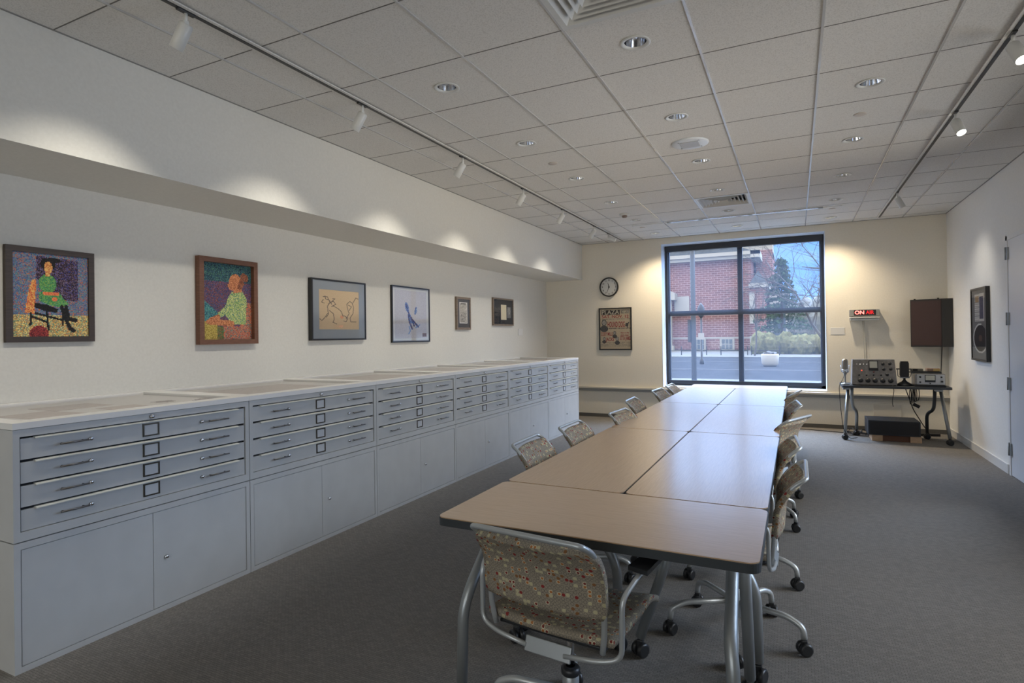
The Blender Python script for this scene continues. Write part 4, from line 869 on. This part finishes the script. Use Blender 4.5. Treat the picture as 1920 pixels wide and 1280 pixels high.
# ================================================================== CHAIRS
def make_chair(label, loc, rz):
    g = thing('task_chair', label, 'chair', loc, rz, 'rolling chairs around the table')
    SZ = .452
    def seat(u, v):
        x = (u-.5)*.47*(1-.05*v*v); y = -.215+.475*v; z = SZ-.045*max(0, (v-.72)/.28)**2+.014*(2*u-1)**2-.008*math.sin(v*3.14); return (x, y, z), (0, .05, 1)
    q = B().slab(seat, 14, 16, .022, lambda u, v: (u*.47, v*.49)).done('seat', 'fabric', g)
    def back(u, v):
        s_ = 2*u-1; rt = max(0, (v-.80)/.20); hw_ = .226-.035*rt**2.2; lw = max(0, (.08-v)/.08); hw_ -= .012*lw*lw
        z = .548+.245*v-.006*rt; y = -.235-.022*v-.075*max(0, (v-.42)/.58)**1.8-.028*(1-s_*s_); dy = -.022-.075*1.8/.58*max(0, (v-.42)/.58)**.8
        return (s_*hw_, y, z), (0, 1, -dy/.245)
    B().slab(back, 18, 16, .023, lambda u, v: (u*.45+.6, v*.27)).done('backrest', 'fabric', g)
    hp = [(-.20, -.222, .432), (-.212, -.232, .50), (-.214, -.238, .60), (-.214, -.246, .66), (-.213, -.275, .73), (-.211, -.318, .782), (-.200, -.365, .812)]
    pts = hp+[(-x_, y_, z_) for x_, y_, z_ in hp[::-1]]
    B().tube(pts, .0095, 10, .035).done('back_frame', 'alu2', g)
    for s_ in (-1, 1):
        ar = B().tube([(s_*.07, -.235, .395), (s_*.19, -.232, .408), (s_*.262, -.216, .426), (s_*.264, -.214, .612), (s_*.284, -.125, .657), (s_*.286, .12, .659)], .0088, 10, .035).done('armrest', 'alu2', g)
        B().prism([(s_*.245, -.11), (s_*.315, -.125), (s_*.318, .12), (s_*.262, .13)][::s_], .665, .680).done('arm_pad', 'black', ar)
    B().box((-.075, -.238, .375), (.095, -.225, .425), rot=(-.35, 0, 0), bev=.003).done('seat_bracket', 'alu', g)
    B().box((-.11, -.14, .395), (.11, .12, .436), bev=.008).box((-.20, -.20, .425), (.20, .18, .437), bev=.003).done('mechanism', 'black', g)
    by = -.05
    B().cyl((0, by, .25), (0, by, .40), .014, n=16).done('gas_lift', 'chrome', g)
    B().lathe([(.030, .225), (.034, .23), (.034, .247), (.026, .255), (.016, .255)], (0, by, 0), 24).done('collar', 'black', g)
    B().lathe([(.024, .085), (.030, .09), (.030, .23), (.028, .232)], (0, by, 0), 24).done('hub', 'alu', g)
    for k in range(5):
        a = R(42+72*k); c, s_ = math.cos(a), math.sin(a)
        B().tube([(c*.02, by+s_*.02, .162), (c*.235, by+s_*.235, .152), (c*.298, by+s_*.298, .120), (c*.303, by+s_*.303, .072)], .0135, 10, .07).done('leg', 'alu2', g)
        caster(g, c*.303, by+s_*.303, 1.05, a+.7, 'caster', .08)
    return g
near = make_chair('dotted fabric rolling chair facing the near end of the table', (-.735, 1.99, 0), R(-6))
LC = [(3.15, -1.10, 2, 'first from the camera'), (3.80, -1.07, 0, 'second from the camera'), (4.55, -.945, -4, 'third from the camera'), (5.46, -1.07, 2, 'fourth from the camera'), (6.46, -1.04, -3, 'fifth from the camera'), (7.13, -1.03, 0, 'farthest')]
for y, x, a, s_ in LC: dup(near, None, (x, y, 0), R(-90+a), 'rolling chair tucked under the left side of the table, '+s_)
RC = [(2.93, -.315, 0, 'first from the camera'), (3.62, -.345, 4, 'second from the camera'), (4.80, -.30, -22, 'third from the camera, turned askew'), (5.58, -.33, 6, 'fourth from the camera'), (6.75, -.33, -10, 'farthest')]
for y, x, a, s_ in RC: x -= .018; dup(near, None, (x, y, 0), R(90+a), 'rolling chair tucked under the right side of the table, '+s_)

# ================================================================== RADIO BENCH
BZ = .72
g = thing('radio_bench', 'narrow dark topped table on silver legs in the back right corner', 'table', (1.128, 9.02, 0))
B().prism(rrect(-.592, -.27, .592, .27, .035), BZ-.030, BZ).done('tabletop', mat('charcoal_top', (.055, .060, .066), .45), g)
B().box((-.50, .16, BZ-.30), (.50, .17, BZ-.03)).done('rear_rail', 'edge', g) if False else None
for s_ in (-1, 1):
    x = s_*.51
    B().tube([(x, -.03, BZ-.05), (x+s_*.055, -.215, .085)], .020, 14, 0).done('leg', 'alu', g)
    B().tube([(x-s_*.05, .02, BZ-.04), (x-s_*.05, .05, .52), (x-s_*.06, .06, .40), (x-s_*.115, .17, .34), (x-s_*.11, .20, .085)], .020, 14, .08).done('leg', 'edge' if s_ > 0 else 'alu', g)
    B().box((x-.06, -.08, BZ-.07), (x+.02, .08, BZ-.03), bev=.004).done('leg_bracket', 'alu', g)
    caster(g, x+s_*.055, -.215, 1.2, .3); caster(g, x-s_*.11, .20, 1.2, .3)

# mixer
g = thing('audio_console', 'vintage grey broadcast console with dark knobs and a meter', 'audio mixer', (.905, 8.96, BZ))
M['console'] = noisy(mat('console_metal', (.3, .3, .3), .35, .6), (.25, .235, .22), (.36, .34, .32), 30, 4)
def K(f): # point on sloped front: u across(-.5..+.5), v up 0..1
    u, v = f; return Vector((u*(.50-.03*v), -.15+.085*v, .012+.325*v))
b = B(); vs = [K((-.5, 0)), K((.5, 0)), K((.5, 1)), K((-.5, 1))]; bk = [Vector((-.25, .12, .012)), Vector((.25, .12, .012)), Vector((.235, .12, .337)), Vector((-.235, .12, .337))]
A = [b.bm.verts.new(p) for p in vs]; C = [b.bm.verts.new(p) for p in bk]
b.face(A); b.face(C[::-1]); 
for i in range(4): b.face([A[(i+1) % 4], A[i], C[i], C[(i+1) % 4]])
b.done('case', 'console', g); B().box((-.24, -.13, 0), (.24, .1, .013)).done('foot', 'blackm', g)
nrm = Vector((0, -.325, .085)).normalized()*1; nrm = Vector((0, -.967, .253)); rk = nrm.to_track_quat('Z', 'Y').to_matrix()
def knob(u, v, r, h_, m='black', nm='knob'): B().lathe([(r*1.15, 0), (r, h_*.3), (r*.85, h_), (0, h_)], K((u, v)), 16, rk).done(nm, m, g)
for u in (-.31, -.14, .02, .19, .37): knob(u, .17, .027, .03)
for u in (-.34, -.17, -.01, .16): knob(u, .38, .010, .018)
for u, v in ((.22, .82), (.38, .84), (.23, .62), (.39, .63), (.30, .41)): knob(u, v, .018, .022)
for u in (-.40, -.32, -.24, -.16): knob(u, .80, .007, .026, 'chrome', 'switch')
knob(-.28, .56, .008, .006, mat('red_lamp', (.5, .05, .03), .4, emit=(1, .15, .08), es=.6), 'lamp'); knob(.0, .51, .008, .006, mat('dark_red', (.2, .02, .02), .4), 'lamp')
def panel(u0, v0, u1, v1, h_, m, nm, dz=0.):
    b = B(); P = [K((u0, v0)), K((u1, v0)), K((u1, v1)), K((u0, v1))]; A = [b.bm.verts.new(p+nrm*dz) for p in P]; C = [b.bm.verts.new(p+nrm*(dz+h_)) for p in P]; b.face(C)
    for i in range(4): b.face([A[i], A[(i+1) % 4], C[(i+1) % 4], C[i]])
    return b.done(nm, m, g)
panel(-.115, .56, .105, .95, .012, 'black', 'meter_frame'); panel(-.095, .66, .085, .92, .0135, mat('meter_face', (.55, .54, .46), .4), 'meter_face')
# microphones
g = thing('ribbon_microphone', 'chrome ribbed microphone on a slim stand at the left of the bench', 'microphone', (.582, 8.90, BZ))
B().lathe([(.052, 0), (.052, .012), (.015, .02), (.009, .03), (.009, .13), (.02, .14), (.02, .15)], n=24).done('stand', 'alu', g)
B().lathe([(.020, .15), (.034, .165), (.036, .20), (.036, .31), (.030, .335), (.012, .345), (0, .345)], n=24).done('grille', mat('mic_grille', (.30, .28, .25), .35, .8), g)
B().tube([(-.05, 0, .26), (-.045, 0, .17), (0, 0, .145), (.045, 0, .17), (.05, 0, .26)], .004, 8, .02).done('yoke', 'chrome', g)
B().lathe([(.0365, .165), (.038, .17), (.038, .20), (.0365, .205)], n=24).done('band', 'chrome', g)
g = thing('desk_microphone', 'large black boxy microphone on a flared desk stand', 'microphone', (1.248, 8.93, BZ))
B().lathe([(.092, 0), (.092, .012), (.07, .03), (.03, .055), (.015, .075), (.010, .10)], n=28).done('stand', 'black', g)
B().prism([(-.040, .105), (.040, .105), (.048, .14), (.046, .29), (.038, .315), (-.038, .315), (-.046, .29), (-.048, .14)], -.035, .035, 'y').done('body', mat('mic_black', (.022, .018, .018), .5), g)
B().box((-.052, -.04, .10), (.052, -.034, .112)).done('band', 'chrome', g)
B().cyl((-.088, 0, .215), (.088, 0, .215), .008, n=10).tube([(-.075, 0, .215), (-.07, 0, .12), (0, 0, .09), (.07, 0, .12), (.075, 0, .215)], .004, 8, .02).done('yoke', 'black', g)
# preamp
g = thing('tape_preamplifier', 'small grey and white metered preamplifier on the bench', 'preamplifier', (1.50, 8.93, BZ))
B().box((-.165, -.13, .0), (.165, .13, .022), bev=.004).done('foot', 'black', g); B().box((-.16, -.12, .022), (.16, .12, .165), bev=.008).done('case', 'console', g)
B().box((-.135, -.125, .03), (.15, -.12, .155)).done('front_panel', mat('panel_white', (.55, .56, .57), .4), g)
B().box((-.055, -.131, .06), (.055, -.125, .15)).done('meter_frame', 'black', g); B().box((-.048, -.134, .085), (.048, -.131, .145)).done('meter_face', bpy.data.materials['meter_face'], g)
for x, z, r_ in ((-.105, .125, .011), (-.105, .06, .010), (.12, .07, .012), (.0, .045, .007), (.115, .125, .009)): B().cyl((x, -.125, z), (x, -.145, z), r_, n=12).done('knob', 'black', g)
tag(B().box((-.19, -.10, 0), (.13, .09, .018), bev=.004).box((-.18, -.07, .018), (.12, .06, .024)).done('black_tray', 'black', None, (1.50, 8.95, BZ+.165)), 'flat black tray lying on top of the preamplifier', 'tray')
g = thing('cassette_recorder', 'small tan and silver recorder on the black tray, right side', 'recorder', (1.56, 8.95, BZ+.189)); B().box((-.075, -.06, 0), (.06, .06, .04), bev=.006).done('case', mat('tan_case', (.25, .16, .11), .5), g); B().box((-.01, -.064, .006), (.055, -.06, .034)).done('front_panel', mat('brass_panel', (.50, .34, .12), .4, .5), g); B().box((-.03, -.03, .04), (.04, .03, .044)).done('lid', 'alu2', g)
g = thing('cassette_recorder', 'small grey brown recorder on the black tray, left side', 'recorder', (1.39, 8.97, BZ+.189)); B().box((-.07, -.05, 0), (.06, .06, .034), bev=.006).done('case', mat('olive_case', (.20, .18, .14), .5), g); B().box((-.05, -.054, .006), (.0, -.05, .028)).done('front_panel', 'blackm', g)
# black box on wooden plinth
g = thing('wood_plinth', 'pale wooden plinth with brown centre on the carpet', 'plinth', (1.14, 8.94, 0))
B().box((-.27, -.10, 0), (-.15, .22, .078)).done('block', 'oak', g); B().box((.15, -.10, 0), (.27, .22, .078)).done('block', 'oak', g); B().box((-.15, -.06, 0), (.15, .20, .076)).done('centre_panel', 'brownpanel', g)
g = thing('amplifier_case', 'long black amplifier case on the wooden plinth under the bench', 'amplifier', (1.13, 8.96, .0781))
B().box((-.30, -.13, 0), (.27, .32, .190), bev=.005).done('case', mat('charcoal_case', (.022, .026, .034), .5), g); B().box((-.28, -.134, .015), (.25, -.13, .178)).done('front_panel', 'blackm', g)
# cables and clutter
def cable(label, pts, r=.004, nm='cable', m='blackm', n=6, fil=.06): return tag(B().tube(pts, r, n, fil).done(nm, m), label, 'cable')
cable('black cable falling from the chrome microphone to the floor', [(.57, 8.86, .86), (.55, 8.80, .80), (.50, 8.74, .72), (.51, 8.72, .45), (.54, 8.74, .15), (.62, 8.85, .008), (.72, 9.0, .006)])
cable('black mains lead running slanting from the bench to the power strip', [(1.27, 9.06, .69), (1.32, 9.12, .55), (1.38, 9.2, .38), (1.52, 9.40, .15), (1.60, 9.5, .03)], .006)
cable('short black lead hanging under the middle of the bench', [(1.10, 8.78, .74), (1.11, 8.74, .68), (1.09, 8.76, .52), (1.10, 8.76, .46)], .004)
b = B()
for k in range(5):
    a0 = R(80+9*k); P = [Vector((1.35+.05*math.cos(a_)*math.cos(a0)+.02*k-.03, 9.0+.01*k, .575+.10*math.sin(a_)+.01*k)) for a_ in [2*math.pi*i/14 for i in range(15)]]; b.sweep(P, [.005]*15, 6)
b.tube([(1.35, 9.0, .69), (1.36, 9.0, .62)], .005, 6); b.box((1.345, 8.985, .44), (1.42, 9.02, .48), rot=(0, .5, 0))
tag(b.done('coiled_cord', 'blackm'), 'bundled black power cord hanging beneath the bench', 'cable')
tag(B().box((-.12, -.03, 0), (.12, .03, .035), bev=.004).done('power_strip', 'blackm', None, (1.60, 9.5, 0), (0, 0, .2)), 'black power strip on the carpet by the right bench leg', 'power strip')
b = B(); rn = random.Random(6)
for k in range(7):
    P = [Vector((.60+.30*i/8+rn.uniform(-.03, .03), 9.3+.15*math.sin(i*1.3+k)+rn.uniform(-.03, .03), .008+.012*k*abs(math.sin(i+k)))) for i in range(9)]; b.tube(P, .005, 6, .03)
tag(b.done('cable_tangle', 'blackm'), 'tangle of black cables on the carpet left of the amplifier case', 'cables', kind='stuff')
cable('black cable lying along the carpet toward the window wall', [(.62, 9.35, .006), (.3, 9.45, .006), (.0, 9.5, .006), (-.4, 9.6, .006)], .005)
cable('thin cable lying along the foot of the back wall under the bench', [(.9, 9.60, .006), (1.2, 9.62, .006), (1.55, 9.58, .006)], .005)
